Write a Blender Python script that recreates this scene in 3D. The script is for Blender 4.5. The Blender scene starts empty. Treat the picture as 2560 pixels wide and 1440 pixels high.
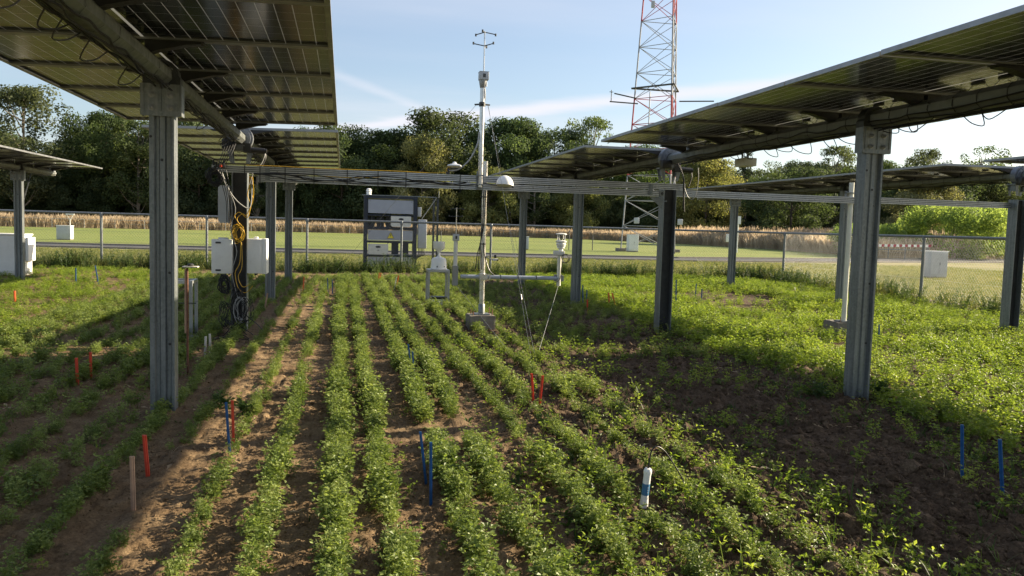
import bpy, bmesh, math, random
import numpy as np
from mathutils import Vector, Matrix, Quaternion

scene = bpy.context.scene
COL = scene.collection
R = math.radians

# ---------------------------------------------------------------- camera
# world: X across the tracker rows, Y along them, Z up; the camera stands at the origin
CAM_H = 1.65
F_PX, PITCH, YAW, ROLL = 2026.9, 0.0754, 0.2066, 0.0288      # focal length for a 2560 px wide frame
fwd = Vector((math.sin(YAW), math.cos(YAW), 0)); rgt = Vector((math.cos(YAW), -math.sin(YAW), 0)); upv = Vector((0, 0, 1))
f2 = fwd * math.cos(PITCH) - upv * math.sin(PITCH); u2 = upv * math.cos(PITCH) + fwd * math.sin(PITCH)
r3 = rgt * math.cos(ROLL) + u2 * math.sin(ROLL); u3 = u2 * math.cos(ROLL) - rgt * math.sin(ROLL)
cd = bpy.data.cameras.new('camera'); cam = bpy.data.objects.new('camera', cd); COL.objects.link(cam)
cam.matrix_world = Matrix(((r3.x, u3.x, -f2.x, 0), (r3.y, u3.y, -f2.y, 0), (r3.z, u3.z, -f2.z, CAM_H), (0, 0, 0, 1)))
cd.sensor_width = 36; cd.lens = 36 * F_PX / 2560; cd.clip_start = 0.05; cd.clip_end = 3000
scene.camera = cam

# ---------------------------------------------------------------- sky and sun
SUN_EL, SUN_AZ = R(21.2), R(10.0)                            # azimuth from +X towards +Y
sdir = Vector((math.cos(SUN_EL) * math.cos(SUN_AZ), math.cos(SUN_EL) * math.sin(SUN_AZ), math.sin(SUN_EL)))
w = bpy.data.worlds.new('World'); scene.world = w; w.use_nodes = True
nt = w.node_tree; N = nt.nodes; L = nt.links
bg = N['Background']; bg.inputs['Strength'].default_value = 0.066
sky = N.new('ShaderNodeTexSky'); sky.sky_type = 'NISHITA'; sky.sun_disc = False
sky.sun_elevation = SUN_EL; sky.sun_rotation = math.atan2(sdir.x, sdir.y)
sky.air_density = 1.0; sky.dust_density = 1.4; sky.ozone_density = 2.0; sky.altitude = 100
tc = N.new('ShaderNodeTexCoord')
def vmath(op, a, b=None):
    n = N.new('ShaderNodeVectorMath'); n.operation = op
    L.new(a, n.inputs[0])
    if b is not None:
        if isinstance(b, (tuple, Vector)): n.inputs[1].default_value = tuple(b)
        else: L.new(b, n.inputs[1])
    return n
def smath(op, a, b=None, c=None):
    n = N.new('ShaderNodeMath'); n.operation = op
    for i, v in enumerate((a, b, c)):
        if v is None: continue
        if isinstance(v, (int, float)): n.inputs[i].default_value = v
        else: L.new(v, n.inputs[i])
    return n.outputs[0]
# thin high cloud: stretched noise on the cloud deck plus two old contrails (straight lines on that deck)
sep = N.new('ShaderNodeSeparateXYZ'); L.new(tc.outputs['Generated'], sep.inputs[0])
zc = smath('MAXIMUM', sep.outputs[2], 0.03)
px = smath('DIVIDE', sep.outputs[0], zc); py = smath('DIVIDE', sep.outputs[1], zc)
comb = N.new('ShaderNodeCombineXYZ'); L.new(px, comb.inputs[0]); L.new(py, comb.inputs[1])
def skynoise(scale, detail, sx, sy, rot):
    mp = N.new('ShaderNodeMapping'); mp.inputs['Scale'].default_value = (sx, sy, 1); mp.inputs['Rotation'].default_value = (0, 0, rot)
    L.new(comb.outputs[0], mp.inputs[0])
    n = N.new('ShaderNodeTexNoise'); n.inputs['Scale'].default_value = scale; n.inputs['Detail'].default_value = detail
    L.new(mp.outputs[0], n.inputs['Vector']); return n.outputs[0]
def ramp(v, a, b, o0=0.0, o1=1.0):
    n = N.new('ShaderNodeMapRange'); n.interpolation_type = 'SMOOTHSTEP'
    n.inputs['From Min'].default_value = a; n.inputs['From Max'].default_value = b
    n.inputs['To Min'].default_value = o0; n.inputs['To Max'].default_value = o1
    L.new(v, n.inputs['Value']); return n.outputs[0]
cirrus = ramp(skynoise(0.35, 6, 0.5, 1.0, R(-25)), 0.38, 0.80, 0.14, 0.62)
def trail(p, q, hw, amt):
    # a straight trail through two points of the cloud deck
    d = (Vector(q) - Vector(p)).normalized(); n = Vector((-d.y, d.x)); c = n.dot(Vector(p))
    dist = smath('ABSOLUTE', smath('SUBTRACT', smath('ADD', smath('MULTIPLY', px, n.x), smath('MULTIPLY', py, n.y)), c))
    wob = smath('MULTIPLY', smath('SUBTRACT', skynoise(1.6, 5, 1, 1, 0.3), 0.5), hw * 1.2)
    return ramp(smath('ADD', dist, wob), hw * 1.25, 0.0, 0, amt)
def deck(u, v):
    a = (u - 1280) / F_PX; b = (v - 720) / F_PX
    x = a * math.cos(ROLL) + b * math.sin(ROLL); y = -a * math.sin(ROLL) + b * math.cos(ROLL)
    d = f2 + rgt * x - u2 * y
    return (d.x / d.z, d.y / d.z)
t1 = trail(deck(950, 312), deck(2000, 205), 0.34, 0.72)
t2 = trail(deck(850, 190), deck(1000, 250), 0.13, 0.24)
clouds = smath('MINIMUM', smath('ADD', smath('ADD', cirrus, t1), t2), 0.92)
haze_f = ramp(sep.outputs[2], 0.30, 0.0, 0, 0.30)
mx = N.new('ShaderNodeMixRGB'); L.new(clouds, mx.inputs[0]); L.new(sky.outputs[0], mx.inputs[1])
mx.inputs[2].default_value = (5.0, 5.0, 5.45, 1)
L.new(mx.outputs[0], bg.inputs['Color'])

sl = bpy.data.lights.new('sun', 'SUN'); sl.energy = 5.0; sl.angle = R(0.55); sl.color = (1.0, 0.85, 0.62)
sun = bpy.data.objects.new('sun', sl); COL.objects.link(sun)
sun.rotation_mode = 'QUATERNION'; sun.rotation_quaternion = (-sdir).to_track_quat('-Z', 'Y'); sun.location = sdir * 50
scene.view_settings.view_transform = 'Standard'; scene.view_settings.look = 'None'
scene.view_settings.exposure = 1.52; scene.view_settings.gamma = 1.0; scene.view_settings.use_curve_mapping = False
scene.cycles.max_bounces = 8; scene.cycles.transparent_max_bounces = 12
scene.cycles.use_denoising = True

# ---------------------------------------------------------------- helpers
def tag(o, label=None, cat=None, group=None, kind=None):
    if label: o['label'] = label
    if cat: o['category'] = cat
    if group: o['group'] = group
    if kind: o['kind'] = kind
    return o
def empty(name, loc=(0, 0, 0), rz=0.0, label=None, cat=None, group=None):
    o = bpy.data.objects.new(name, None); COL.objects.link(o); o.empty_display_size = 0.1
    o.location = loc; o.rotation_euler = (0, 0, rz)
    return tag(o, label, cat, group)
def link(name, me, parent=None, loc=None, rot=None):
    o = bpy.data.objects.new(name, me); COL.objects.link(o)
    if parent is not None: o.parent = parent
    if loc is not None: o.location = loc
    if rot is not None: o.rotation_euler = rot
    return o
def copy_tree(o, parent=None):
    c = o.copy(); COL.objects.link(c); c.parent = parent
    for ch in list(o.children): copy_tree(ch, c)
    return c
class MB:
    """collects solids; build() links them as one mesh object"""
    def __init__(s): s.v = []; s.f = []
    def add(s, vs, fs):
        n = len(s.v); s.v += [tuple(p) for p in vs]; s.f += [tuple(i + n for i in f) for f in fs]; return s
    def box(s, c, d, rot=None):
        x, y, z = (k / 2 for k in d)
        vs = [Vector((i * x, j * y, k * z)) for i in (-1, 1) for j in (-1, 1) for k in (-1, 1)]
        if rot is not None: vs = [rot @ q for q in vs]
        vs = [q + Vector(c) for q in vs]
        return s.add(vs, [(0, 1, 3, 2), (4, 6, 7, 5), (0, 4, 5, 1), (2, 3, 7, 6), (0, 2, 6, 4), (1, 5, 7, 3)])
    def span(s, a, b): return s.box([(a[i] + b[i]) / 2 for i in range(3)], [abs(b[i] - a[i]) for i in range(3)])
    def cbox(s, c, d, ch=0.01):
        """box with chamfered edges"""
        x, y, z = (k / 2 for k in d); ch = min(ch, x * .6, y * .6, z * .6)
        bm = bmesh.new(); bmesh.ops.create_cube(bm, size=1)
        for q in bm.verts: q.co = Vector((q.co.x * 2 * x, q.co.y * 2 * y, q.co.z * 2 * z))
        bmesh.ops.bevel(bm, geom=bm.edges[:], offset=ch, segments=2, affect='EDGES', profile=0.5)
        bm.verts.index_update()
        vs = [q.co + Vector(c) for q in bm.verts]; fs = [[q.index for q in f.verts] for f in bm.faces]; bm.free()
        return s.add(vs, fs)
    def prism(s, poly, axis, a, b, off=(0, 0, 0)):
        """polygon (in the two other axes) pushed along axis from a to b"""
        n = len(poly); o = Vector(off)
        def P(p, t):
            return o + Vector({'x': (t, p[0], p[1]), 'y': (p[0], t, p[1]), 'z': (p[0], p[1], t)}[axis])
        vs = [P(p, a) for p in poly] + [P(p, b) for p in poly]
        fs = [(i, (i + 1) % n, n + (i + 1) % n, n + i) for i in range(n)] + [tuple(range(n - 1, -1, -1)), tuple(range(n, 2 * n))]
        return s.add(vs, fs)
    def tube(s, a, b, r, r2=None, n=10, cap=True):
        a = Vector(a); b = Vector(b); r2 = r if r2 is None else r2
        d = (b - a).normalized(); e = d.orthogonal().normalized(); g = d.cross(e)
        vs = []
        for p, q in ((a, r), (b, r2)):
            vs += [p + (e * math.cos(2 * math.pi * i / n) + g * math.sin(2 * math.pi * i / n)) * q for i in range(n)]
        fs = [(i, (i + 1) % n, n + (i + 1) % n, n + i) for i in range(n)]
        if cap: fs += [tuple(range(n - 1, -1, -1)), tuple(range(n, 2 * n))]
        return s.add(vs, fs)
    def path(s, pts, r, n=6, smooth=0, closed=False, r2=None):
        P = [Vector(p) for p in pts]
        if smooth:
            Q = []; m = len(P)
            for i in range(m if closed else m - 1):
                p0 = P[(i - 1) % m] if (closed or i > 0) else P[0]; p1 = P[i]; p2 = P[(i + 1) % m]
                p3 = P[(i + 2) % m] if (closed or i + 2 < m) else P[-1]
                for k in range(smooth):
                    t = k / smooth
                    Q.append(0.5 * ((2 * p1) + (p2 - p0) * t + (2 * p0 - 5 * p1 + 4 * p2 - p3) * t * t + (3 * p1 - p0 - 3 * p2 + p3) * t ** 3))
            if not closed: Q.append(P[-1])
            P = Q
        m = len(P); vs = []; last = None
        for i, p in enumerate(P):
            if closed: d = P[(i + 1) % m] - P[i - 1]
            else: d = P[min(i + 1, m - 1)] - P[max(i - 1, 0)]
            if d.length < 1e-9: d = Vector((0, 0, 1))
            d.normalize()
            e = (last - d * last.dot(d)) if last is not None else d.orthogonal()
            if e.length < 1e-6: e = d.orthogonal()
            e.normalize(); last = e; g = d.cross(e)
            rr = r if r2 is None else r + (r2 - r) * i / max(1, m - 1)
            vs += [p + (e * math.cos(2 * math.pi * k / n) + g * math.sin(2 * math.pi * k / n)) * rr for k in range(n)]
        fs = []
        for i in range(m if closed else m - 1):
            j = (i + 1) % m
            fs += [(i * n + k, i * n + (k + 1) % n, j * n + (k + 1) % n, j * n + k) for k in range(n)]
        if not closed: fs += [tuple(range(n - 1, -1, -1)), tuple((m - 1) * n + k for k in range(n))]
        return s.add(vs, fs)
    def lathe(s, prof, c=(0, 0, 0), n=20):
        c = Vector(c); vs = []
        for r, z in prof: vs += [c + Vector((r * math.cos(2 * math.pi * i / n), r * math.sin(2 * math.pi * i / n), z)) for i in range(n)]
        m = len(prof); fs = []
        for j in range(m - 1): fs += [(j * n + i, j * n + (i + 1) % n, (j + 1) * n + (i + 1) % n, (j + 1) * n + i) for i in range(n)]
        fs += [tuple(range(n - 1, -1, -1)), tuple((m - 1) * n + i for i in range(n))]
        return s.add(vs, fs)
    def mesh(s, name, mat, angle=35):
        me = bpy.data.meshes.new(name); me.from_pydata(s.v, [], s.f)
        if mat is not None: me.materials.append(mat)
        me.polygons.foreach_set('use_smooth', [True] * len(me.polygons))
        bm = bmesh.new(); bm.from_mesh(me); bmesh.ops.recalc_face_normals(bm, faces=bm.faces[:]); bm.to_mesh(me); bm.free()
        me.set_sharp_from_angle(angle=R(angle))
        return me
    def build(s, name, mat, parent=None, loc=None, angle=35):
        return link(name, s.mesh(name, mat, angle), parent, loc)
def arrays_mesh(name, V, Q, mat, attrs=None, smooth=False):
    """V (n,3), Q (m,k) with k corners per face"""
    me = bpy.data.meshes.new(name); V = np.asarray(V, np.float32); Q = np.asarray(Q, np.int32)
    me.vertices.add(len(V)); me.vertices.foreach_set('co', V.ravel())
    k = Q.shape[1]; me.loops.add(Q.size); me.loops.foreach_set('vertex_index', Q.ravel())
    me.polygons.add(len(Q)); me.polygons.foreach_set('loop_start', np.arange(0, Q.size, k, dtype=np.int32))
    me.polygons.foreach_set('loop_total', np.full(len(Q), k, np.int32))
    me.polygons.foreach_set('use_smooth', np.full(len(Q), bool(smooth)))
    for an, av in (attrs or {}).items():
        a = me.attributes.new(an, 'FLOAT', 'POINT'); a.data.foreach_set('value', np.asarray(av, np.float32))
    me.materials.append(mat); me.update(); me.validate()
    return me

# ---------------------------------------------------------------- materials
class Mat:
    def __init__(s, name, rough=0.6, metal=0.0, spec=0.5):
        s.m = bpy.data.materials.new(name); s.m.use_nodes = True; s.t = s.m.node_tree; s.b = s.t.nodes['Principled BSDF']
        s.b.inputs['Roughness'].default_value = rough; s.b.inputs['Metallic'].default_value = metal
        s.b.inputs['Specular IOR Level'].default_value = spec; s.co = None
    def n(s, k): return s.t.nodes.new(k)
    def l(s, a, b): s.t.links.new(a, b)
    def coords(s, which='Object'):
        if s.co is None: s.co = s.n('ShaderNodeTexCoord')
        return s.co.outputs[which]
    def noise(s, scale, detail=4, rough=0.55, stretch=None, which='Object', world=False):
        n = s.n('ShaderNodeTexNoise'); n.inputs['Scale'].default_value = scale; n.inputs['Detail'].default_value = detail; n.inputs['Roughness'].default_value = rough
        src = s.n('ShaderNodeNewGeometry').outputs['Position'] if world else s.coords(which)
        if stretch:
            mp = s.n('ShaderNodeMapping'); mp.inputs['Scale'].default_value = stretch; s.l(src, mp.inputs[0]); src = mp.outputs[0]
        s.l(src, n.inputs['Vector']); return n.outputs[0]
    def ramp(s, fac, stops):
        n = s.n('ShaderNodeValToRGB'); e = n.color_ramp.elements
        while len(e) < len(stops): e.new(0.5)
        for q, (p, c) in zip(e, stops): q.position = p; q.color = (*c, 1)
        s.l(fac, n.inputs[0]); return n.outputs[0]
    def math(s, op, a, b=None, c=None):
        n = s.n('ShaderNodeMath'); n.operation = op
        for i, v in enumerate((a, b, c)):
            if v is None: continue
            if isinstance(v, (int, float)): n.inputs[i].default_value = v
            else: s.l(v, n.inputs[i])
        return n.outputs[0]
    def mix(s, fac, a, b, mode='MIX'):
        n = s.n('ShaderNodeMixRGB'); n.blend_type = mode
        for i, v in enumerate((fac, a, b)):
            if isinstance(v, tuple): n.inputs[i].default_value = (*v, 1)
            elif isinstance(v, (int, float)): n.inputs[i].default_value = v
            else: s.l(v, n.inputs[i])
        return n.outputs[0]
    def bump(s, h, strength=0.3, dist=0.01):
        n = s.n('ShaderNodeBump'); n.inputs['Strength'].default_value = strength; n.inputs['Distance'].default_value = dist
        s.l(h, n.inputs['Height']); s.l(n.outputs[0], s.b.inputs['Normal'])
    def color(s, c):
        if isinstance(c, tuple): s.b.inputs['Base Color'].default_value = (*c, 1)
        else: s.l(c, s.b.inputs['Base Color'])
        return s
def simple(name, c, rough=0.55, metal=0.0, var=0.18, scale=9, bump=0.0, spec=0.5, dirt=0.0):
    m = Mat(name, rough, metal, spec); n = m.noise(scale, 5)
    lo = tuple(k * (1 - var) for k in c); hi = tuple(min(1, k * (1 + var)) for k in c)
    col = m.ramp(n, [(0.3, lo), (0.7, hi)])
    if dirt:
        d = m.noise(scale * 3.1, 6, 0.7); col = m.mix(m.ramp(d, [(0.52, (0, 0, 0)), (0.75, (dirt,) * 3)]), col, (0.16, 0.13, 0.09))
    m.color(col)
    r = m.ramp(m.noise(scale * 2.3, 4), [(0.3, (max(0.05, rough - .12),) * 3), (0.7, (min(1, rough + .12),) * 3)]); m.l(r, m.b.inputs['Roughness'])
    if bump: m.bump(m.noise(scale * 6, 5), bump, 0.004)
    return m.m
M = {}
def galv():
    m = Mat('galvanised_steel', 0.42, 0.55)
    vo = m.n('ShaderNodeTexVoronoi'); vo.inputs['Scale'].default_value = 55; m.l(m.coords(), vo.inputs['Vector'])
    st = m.noise(5, 6, 0.65, (6, 6, 0.5))
    a = m.ramp(vo.outputs['Color'], [(0.0, (0.125, 0.142, 0.152)), (1.0, (0.20, 0.218, 0.228))])
    b = m.mix(m.ramp(st, [(0.42, (0, 0, 0)), (0.72, (0.7,) * 3)]), a, (0.33, 0.34, 0.335))
    d = m.mix(m.ramp(m.noise(3.0, 6, 0.7), [(0.55, (0, 0, 0)), (0.8, (0.5,) * 3)]), b, (0.10, 0.10, 0.092))
    m.color(d); m.l(m.ramp(st, [(0.3, (0.32,) * 3), (0.75, (0.58,) * 3)]), m.b.inputs['Roughness']); m.bump(st, 0.08, 0.002)
    return m.m
M['galv'] = galv()
M['alu'] = simple('aluminium_profile', (0.40, 0.41, 0.42), 0.36, 0.6, 0.1, 12)
M['frame'] = simple('module_frame_aluminium', (0.26, 0.265, 0.27), 0.4, 0.55, 0.12, 6)
M['tube'] = simple('torque_tube_zinc', (0.17, 0.18, 0.17), 0.5, 0.45, 0.15, 7)
M['dark'] = simple('dark_steel', (0.055, 0.058, 0.06), 0.5, 0.4, 0.25, 14)
M['black'] = simple('black_plastic', (0.014, 0.014, 0.015), 0.45, 0.0, 0.3, 20)
M['cable'] = simple('black_cable', (0.012, 0.012, 0.013), 0.5, 0.0, 0.3, 25)
M['grey_cable'] = simple('grey_cable', (0.30, 0.30, 0.29), 0.5, 0.0, 0.2, 25)
M['yellow'] = simple('yellow_cable', (0.55, 0.33, 0.02), 0.45, 0.0, 0.15, 20)
M['white'] = simple('white_plastic', (0.78, 0.78, 0.76), 0.42, 0.0, 0.05, 6, dirt=0.10)
M['offwhite'] = simple('weathered_white_plastic', (0.62, 0.62, 0.58), 0.5, 0.0, 0.08, 8, dirt=0.2)
M['lgrey'] = simple('light_grey_cabinet', (0.42, 0.44, 0.46), 0.5, 0.0, 0.08, 5, dirt=0.12)
M['panelgrey'] = simple('pale_grey_sheet', (0.34, 0.36, 0.41), 0.5, 0.0, 0.05, 4)
M['navy'] = simple('navy_powder_coat', (0.012, 0.018, 0.034), 0.45, 0.0, 0.3, 8)
M['pipe'] = simple('stainless_pipe', (0.55, 0.54, 0.52), 0.3, 0.85, 0.1, 8)
M['greypipe'] = simple('grey_plastic_pipe', (0.36, 0.40, 0.46), 0.45, 0.0, 0.1, 8)
M['cream'] = simple('cream_plastic_pipe', (0.66, 0.65, 0.56), 0.45, 0.0, 0.08, 8, dirt=0.12)
M['concrete'] = simple('concrete', (0.20, 0.178, 0.15), 0.9, 0.0, 0.25, 7, 0.5)
M['rust'] = simple('rusty_rod', (0.13, 0.055, 0.03), 0.8, 0.0, 0.35, 30, 0.3)
M['red'] = simple('red_stake_plastic', (0.60, 0.065, 0.03), 0.42, 0.0, 0.15, 18, dirt=0.25)
M['orange'] = simple('faded_orange_stake', (0.75, 0.16, 0.05), 0.5, 0.0, 0.15, 18, dirt=0.2)
M['blue'] = simple('blue_stake_plastic', (0.012, 0.090, 0.26), 0.42, 0.0, 0.2, 18, dirt=0.2)
M['wood'] = simple('weathered_wood', (0.42, 0.27, 0.18), 0.75, 0.0, 0.25, 14, 0.4)
M['palewood'] = simple('bleached_wood', (0.62, 0.58, 0.52), 0.75, 0.0, 0.15, 14, 0.3)
M['towerred'] = simple('tower_red_paint', (0.36, 0.022, 0.035), 0.5, 0.0, 0.25, 3)
M['towerwhite'] = simple('tower_zinc', (0.27, 0.28, 0.30), 0.5, 0.3, 0.15, 3)
M['warn'] = simple('warning_yellow', (0.75, 0.62, 0.03), 0.5, 0.0, 0.05, 9)
M['bark'] = simple('bark', (0.075, 0.058, 0.042), 0.9, 0.0, 0.4, 2.5, 0.5)
M['palebark'] = simple('pale_bark', (0.20, 0.175, 0.14), 0.9, 0.0, 0.4, 2.5, 0.4)
M['web'] = simple('shaded_web_steel', (0.040, 0.041, 0.044), 0.55, 0.3, 0.3, 9)  # near-black colour stands in for the shade inside the H-shaped drive posts
M['bluelabel'] = simple('blue_label', (0.05, 0.16, 0.30), 0.5, 0.0, 0.1, 20)
M['bronze'] = simple('bronze_motor', (0.17, 0.18, 0.20), 0.45, 0.4, 0.2, 10)

def cellmat():
    m = Mat('bifacial_solar_cells', 0.15, 0.0, 0.26)
    sp = m.n('ShaderNodeSeparateXYZ'); m.l(m.coords(), sp.inputs[0])
    def lines(v, pitch, off, wid):
        f = m.math('FRACT', m.math('ADD', m.math('DIVIDE', v, pitch), off))
        d = m.math('ABSOLUTE', m.math('SUBTRACT', f, 0.5))
        return m.math('GREATER_THAN', d, 0.5 - wid / pitch / 2)
    a = lines(sp.outputs[0], 0.1095, 0.0, 0.0052); b = lines(sp.outputs[1], 0.2020, 0.5, 0.0022)
    bus = lines(sp.outputs[1], 0.0202, 0.5, 0.0012)
    edge = m.math('MAXIMUM', m.math('GREATER_THAN', m.math('ABSOLUTE', sp.outputs[0]), 1.309), m.math('GREATER_THAN', m.math('ABSOLUTE', sp.outputs[1]), 0.606))
    mid = m.math('LESS_THAN', m.math('ABSOLUTE', sp.outputs[0]), 0.012)
    g = m.math('MAXIMUM', m.math('MAXIMUM', a, b), m.math('MAXIMUM', edge, mid))
    base = m.ramp(m.noise(2.2, 3), [(0.3, (0.009, 0.012, 0.022)), (0.7, (0.014, 0.018, 0.030))])
    base = m.mix(bus, base, (0.028, 0.028, 0.030))
    m.color(m.mix(g, base, (0.34, 0.34, 0.31)))
    tr = m.n('ShaderNodeBsdfTranslucent'); tr.inputs[0].default_value = (0.8, 0.8, 0.76, 1)
    ms = m.n('ShaderNodeMixShader'); m.l(m.math('MULTIPLY', g, 0.45), ms.inputs[0]); m.l(m.b.outputs[0], ms.inputs[1]); m.l(tr.outputs[0], ms.inputs[2])
    m.l(ms.outputs[0], m.t.nodes['Material Output'].inputs[0])
    w_ = m.noise(1.1, 2); m.bump(w_, 0.012, 0.05)
    return m.m
M['cell'] = cellmat()

def leafmat(name, dark, mid, light, trans=0.35, rough=0.5, attr=None, world=0.0, glow=(1.0, 1.0, 0.12)):
    """thin leaf: colour varies from plant to plant and leaf to leaf, some light comes through"""
    m = Mat(name, rough, 0.0, 0.25)
    if attr:
        a = m.n('ShaderNodeAttribute'); a.attribute_name = attr; f = a.outputs['Fac']
    else:
        oi = m.n('ShaderNodeObjectInfo'); f = m.math('ADD', m.math('MULTIPLY', oi.outputs['Random'], 0.55), m.math('MULTIPLY', m.noise(30, 2), 0.45))
    if world: f = m.math('ADD', m.math('MULTIPLY', f, 1 - world), m.math('MULTIPLY', m.noise(0.35, 3, world=True), world))
    col = m.ramp(f, [(0.15, dark), (0.5, mid), (0.85, light)])
    m.color(col)
    tr = m.n('ShaderNodeBsdfTranslucent'); m.l(m.mix(0.5, col, (0.9, 1.0, 0.3), 'MULTIPLY'), tr.inputs[0])
    br = m.n('ShaderNodeMixRGB'); br.blend_type = 'ADD'; br.inputs[0].default_value = 1.0; m.l(col, br.inputs[1]); m.l(m.mix(1.0, col, glow, 'MULTIPLY'), br.inputs[2])
    m.l(br.outputs[0], tr.inputs[0])
    ms = m.n('ShaderNodeMixShader'); ms.inputs[0].default_value = trans
    m.l(m.b.outputs[0], ms.inputs[1]); m.l(tr.outputs[0], ms.inputs[2]); m.l(ms.outputs[0], m.t.nodes['Material Output'].inputs[0])
    return m.m
M['alfalfa'] = leafmat('alfalfa_leaf', (0.070, 0.108, 0.024), (0.155, 0.205, 0.050), (0.270, 0.315, 0.110), 0.36, 0.45)
M['alfalfa_bright'] = leafmat('alfalfa_leaf_yellowish', (0.075, 0.115, 0.017), (0.160, 0.225, 0.032), (0.275, 0.325, 0.065), 0.44, 0.45)
M['weed'] = leafmat('weed_leaf', (0.025, 0.048, 0.014), (0.055, 0.095, 0.025), (0.110, 0.150, 0.045), 0.32)
M['straw'] = leafmat('dry_grass_blade', (0.27, 0.205, 0.125), (0.40, 0.32, 0.21), (0.54, 0.45, 0.32), 0.4, 0.7, glow=(0.55, 0.50, 0.45))
M['lawnblade'] = leafmat('verge_grass_blade', (0.070, 0.100, 0.025), (0.145, 0.160, 0.050), (0.260, 0.235, 0.105), 0.35, 0.6)
def crownmat(name, d, mi, li, tr=0.34):
    mm = leafmat(name, d, mi, li, tr, 0.75, 'tint'); t = mm.node_tree; b = t.nodes['Principled BSDF']; b.inputs['Specular IOR Level'].default_value = 0.12
    oi = t.nodes.new('ShaderNodeObjectInfo'); hs = t.nodes.new('ShaderNodeHueSaturation')       # every tree its own shade of green
    src = b.inputs['Base Color'].links[0].from_socket; t.links.new(src, hs.inputs['Color'])
    def mr(lo, hi, mul):
        q = t.nodes.new('ShaderNodeMath'); q.operation = 'FRACT'; k = t.nodes.new('ShaderNodeMath'); k.operation = 'MULTIPLY'; k.inputs[1].default_value = mul; t.links.new(oi.outputs['Random'], k.inputs[0]); t.links.new(k.outputs[0], q.inputs[0])
        r = t.nodes.new('ShaderNodeMapRange'); r.inputs['To Min'].default_value = lo; r.inputs['To Max'].default_value = hi; t.links.new(q.outputs[0], r.inputs['Value']); return r.outputs[0]
    t.links.new(mr(.484, .512, 1.0), hs.inputs['Hue']); t.links.new(mr(.95, 1.55, 7.3), hs.inputs['Value']); t.links.new(mr(.75, 1.0, 3.7), hs.inputs['Saturation'])
    t.links.new(hs.outputs[0], b.inputs['Base Color'])
    for n in t.nodes:
        if n.type == 'MIX_RGB':
            for i in (1, 2):
                if n.inputs[i].links and n.inputs[i].links[0].from_socket == src: t.links.new(hs.outputs[0], n.inputs[i])
    return mm
M['crown_dark'] = crownmat('oak_foliage', (0.022, 0.036, 0.013), (0.040, 0.064, 0.022), (0.070, 0.098, 0.036))
M['crown_mid'] = crownmat('mixed_foliage', (0.030, 0.046, 0.017), (0.054, 0.078, 0.029), (0.092, 0.118, 0.048))
M['crown_olive'] = crownmat('willow_foliage', (0.080, 0.092, 0.028), (0.140, 0.150, 0.048), (0.20, 0.205, 0.075))
M['crown_blue'] = crownmat('conifer_foliage', (0.012, 0.024, 0.014), (0.022, 0.040, 0.022), (0.042, 0.062, 0.034))
M['crown_bright'] = crownmat('bright_shrub_foliage', (0.07, 0.11, 0.02), (0.13, 0.19, 0.035), (0.21, 0.27, 0.06), .4)
# ================================================================ the setting: soil, lawns, road
rng = np.random.RandomState(7); random.seed(7)
_tab = np.random.RandomState(3).rand(256, 256)
def vnoise(x, y, s):
    x = np.asarray(x) / s + 900.3; y = np.asarray(y) / s + 700.7
    i = np.floor(x).astype(int); j = np.floor(y).astype(int); u = x - i; v = y - j
    u = u * u * u * (u * (u * 6 - 15) + 10); v = v * v * v * (v * (v * 6 - 15) + 10)
    a = _tab[i % 256, j % 256]; b = _tab[(i + 1) % 256, j % 256]; c = _tab[i % 256, (j + 1) % 256]; d = _tab[(i + 1) % 256, (j + 1) % 256]
    return (a * (1 - u) + b * u) * (1 - v) + (c * (1 - u) + d * u) * v - 0.5
ROWS = [-1.40, -1.05, -0.72, -0.40, -0.03, 0.25, 0.66, 0.94, 1.34, 1.66, 2.04, 2.36]
def sstep(a, b, x): t = np.clip((np.asarray(x) - a) / (b - a), 0, 1); return t * t * (3 - 2 * t)
def soil_h(x, y):
    x = np.asarray(x, float); y = np.asarray(y, float)
    fur = np.zeros_like(x)
    for r in ROWS: fur += 0.016 * np.exp(-((x - r + 0.03 * vnoise(x, y, 0.9)) / 0.10) ** 2)
    rough = np.clip(0.42 + 0.62 * sstep(0.3, 2.4, x) + 0.9 * vnoise(x, y, 1.3), 0.22, 1.45)
    bil = lambda sc: np.abs(vnoise(x, y, sc)) * 2 - 0.35
    h = 0.05 * vnoise(x, y, 2.3) + 0.02 * vnoise(x, y, 0.45) + rough * (0.034 * bil(0.17) + 0.040 * bil(0.085) + 0.026 * bil(0.042) + 0.010 * bil(0.022))
    track = np.exp(-((x - 3.35) / 0.35) ** 2) * 0.03
    for px_, py_ in ((-1.417, 6.99), (4.937, 6.99), (-1.417, 11.94), (4.937, 11.94), (11.337, 11.94)): h = h + (0.05 + .05 * vnoise(x, y, .07)) * np.exp(-((x - px_) ** 2 + (y - py_) ** 2) / .045)
    return h + fur - track + 0.012
def grid_mesh(name, xs, ys, hf, mat):
    X, Y = np.meshgrid(xs, ys); Z = hf(X, Y); nx, ny = len(xs), len(ys)
    V = np.stack([X.ravel(), Y.ravel(), Z.ravel()], 1)
    i = (np.arange(ny - 1)[:, None] * nx + np.arange(nx - 1)[None, :]).ravel()
    return arrays_mesh(name, V, np.stack([i, i + 1, i + 1 + nx, i + nx], 1), mat, smooth=True)

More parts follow.
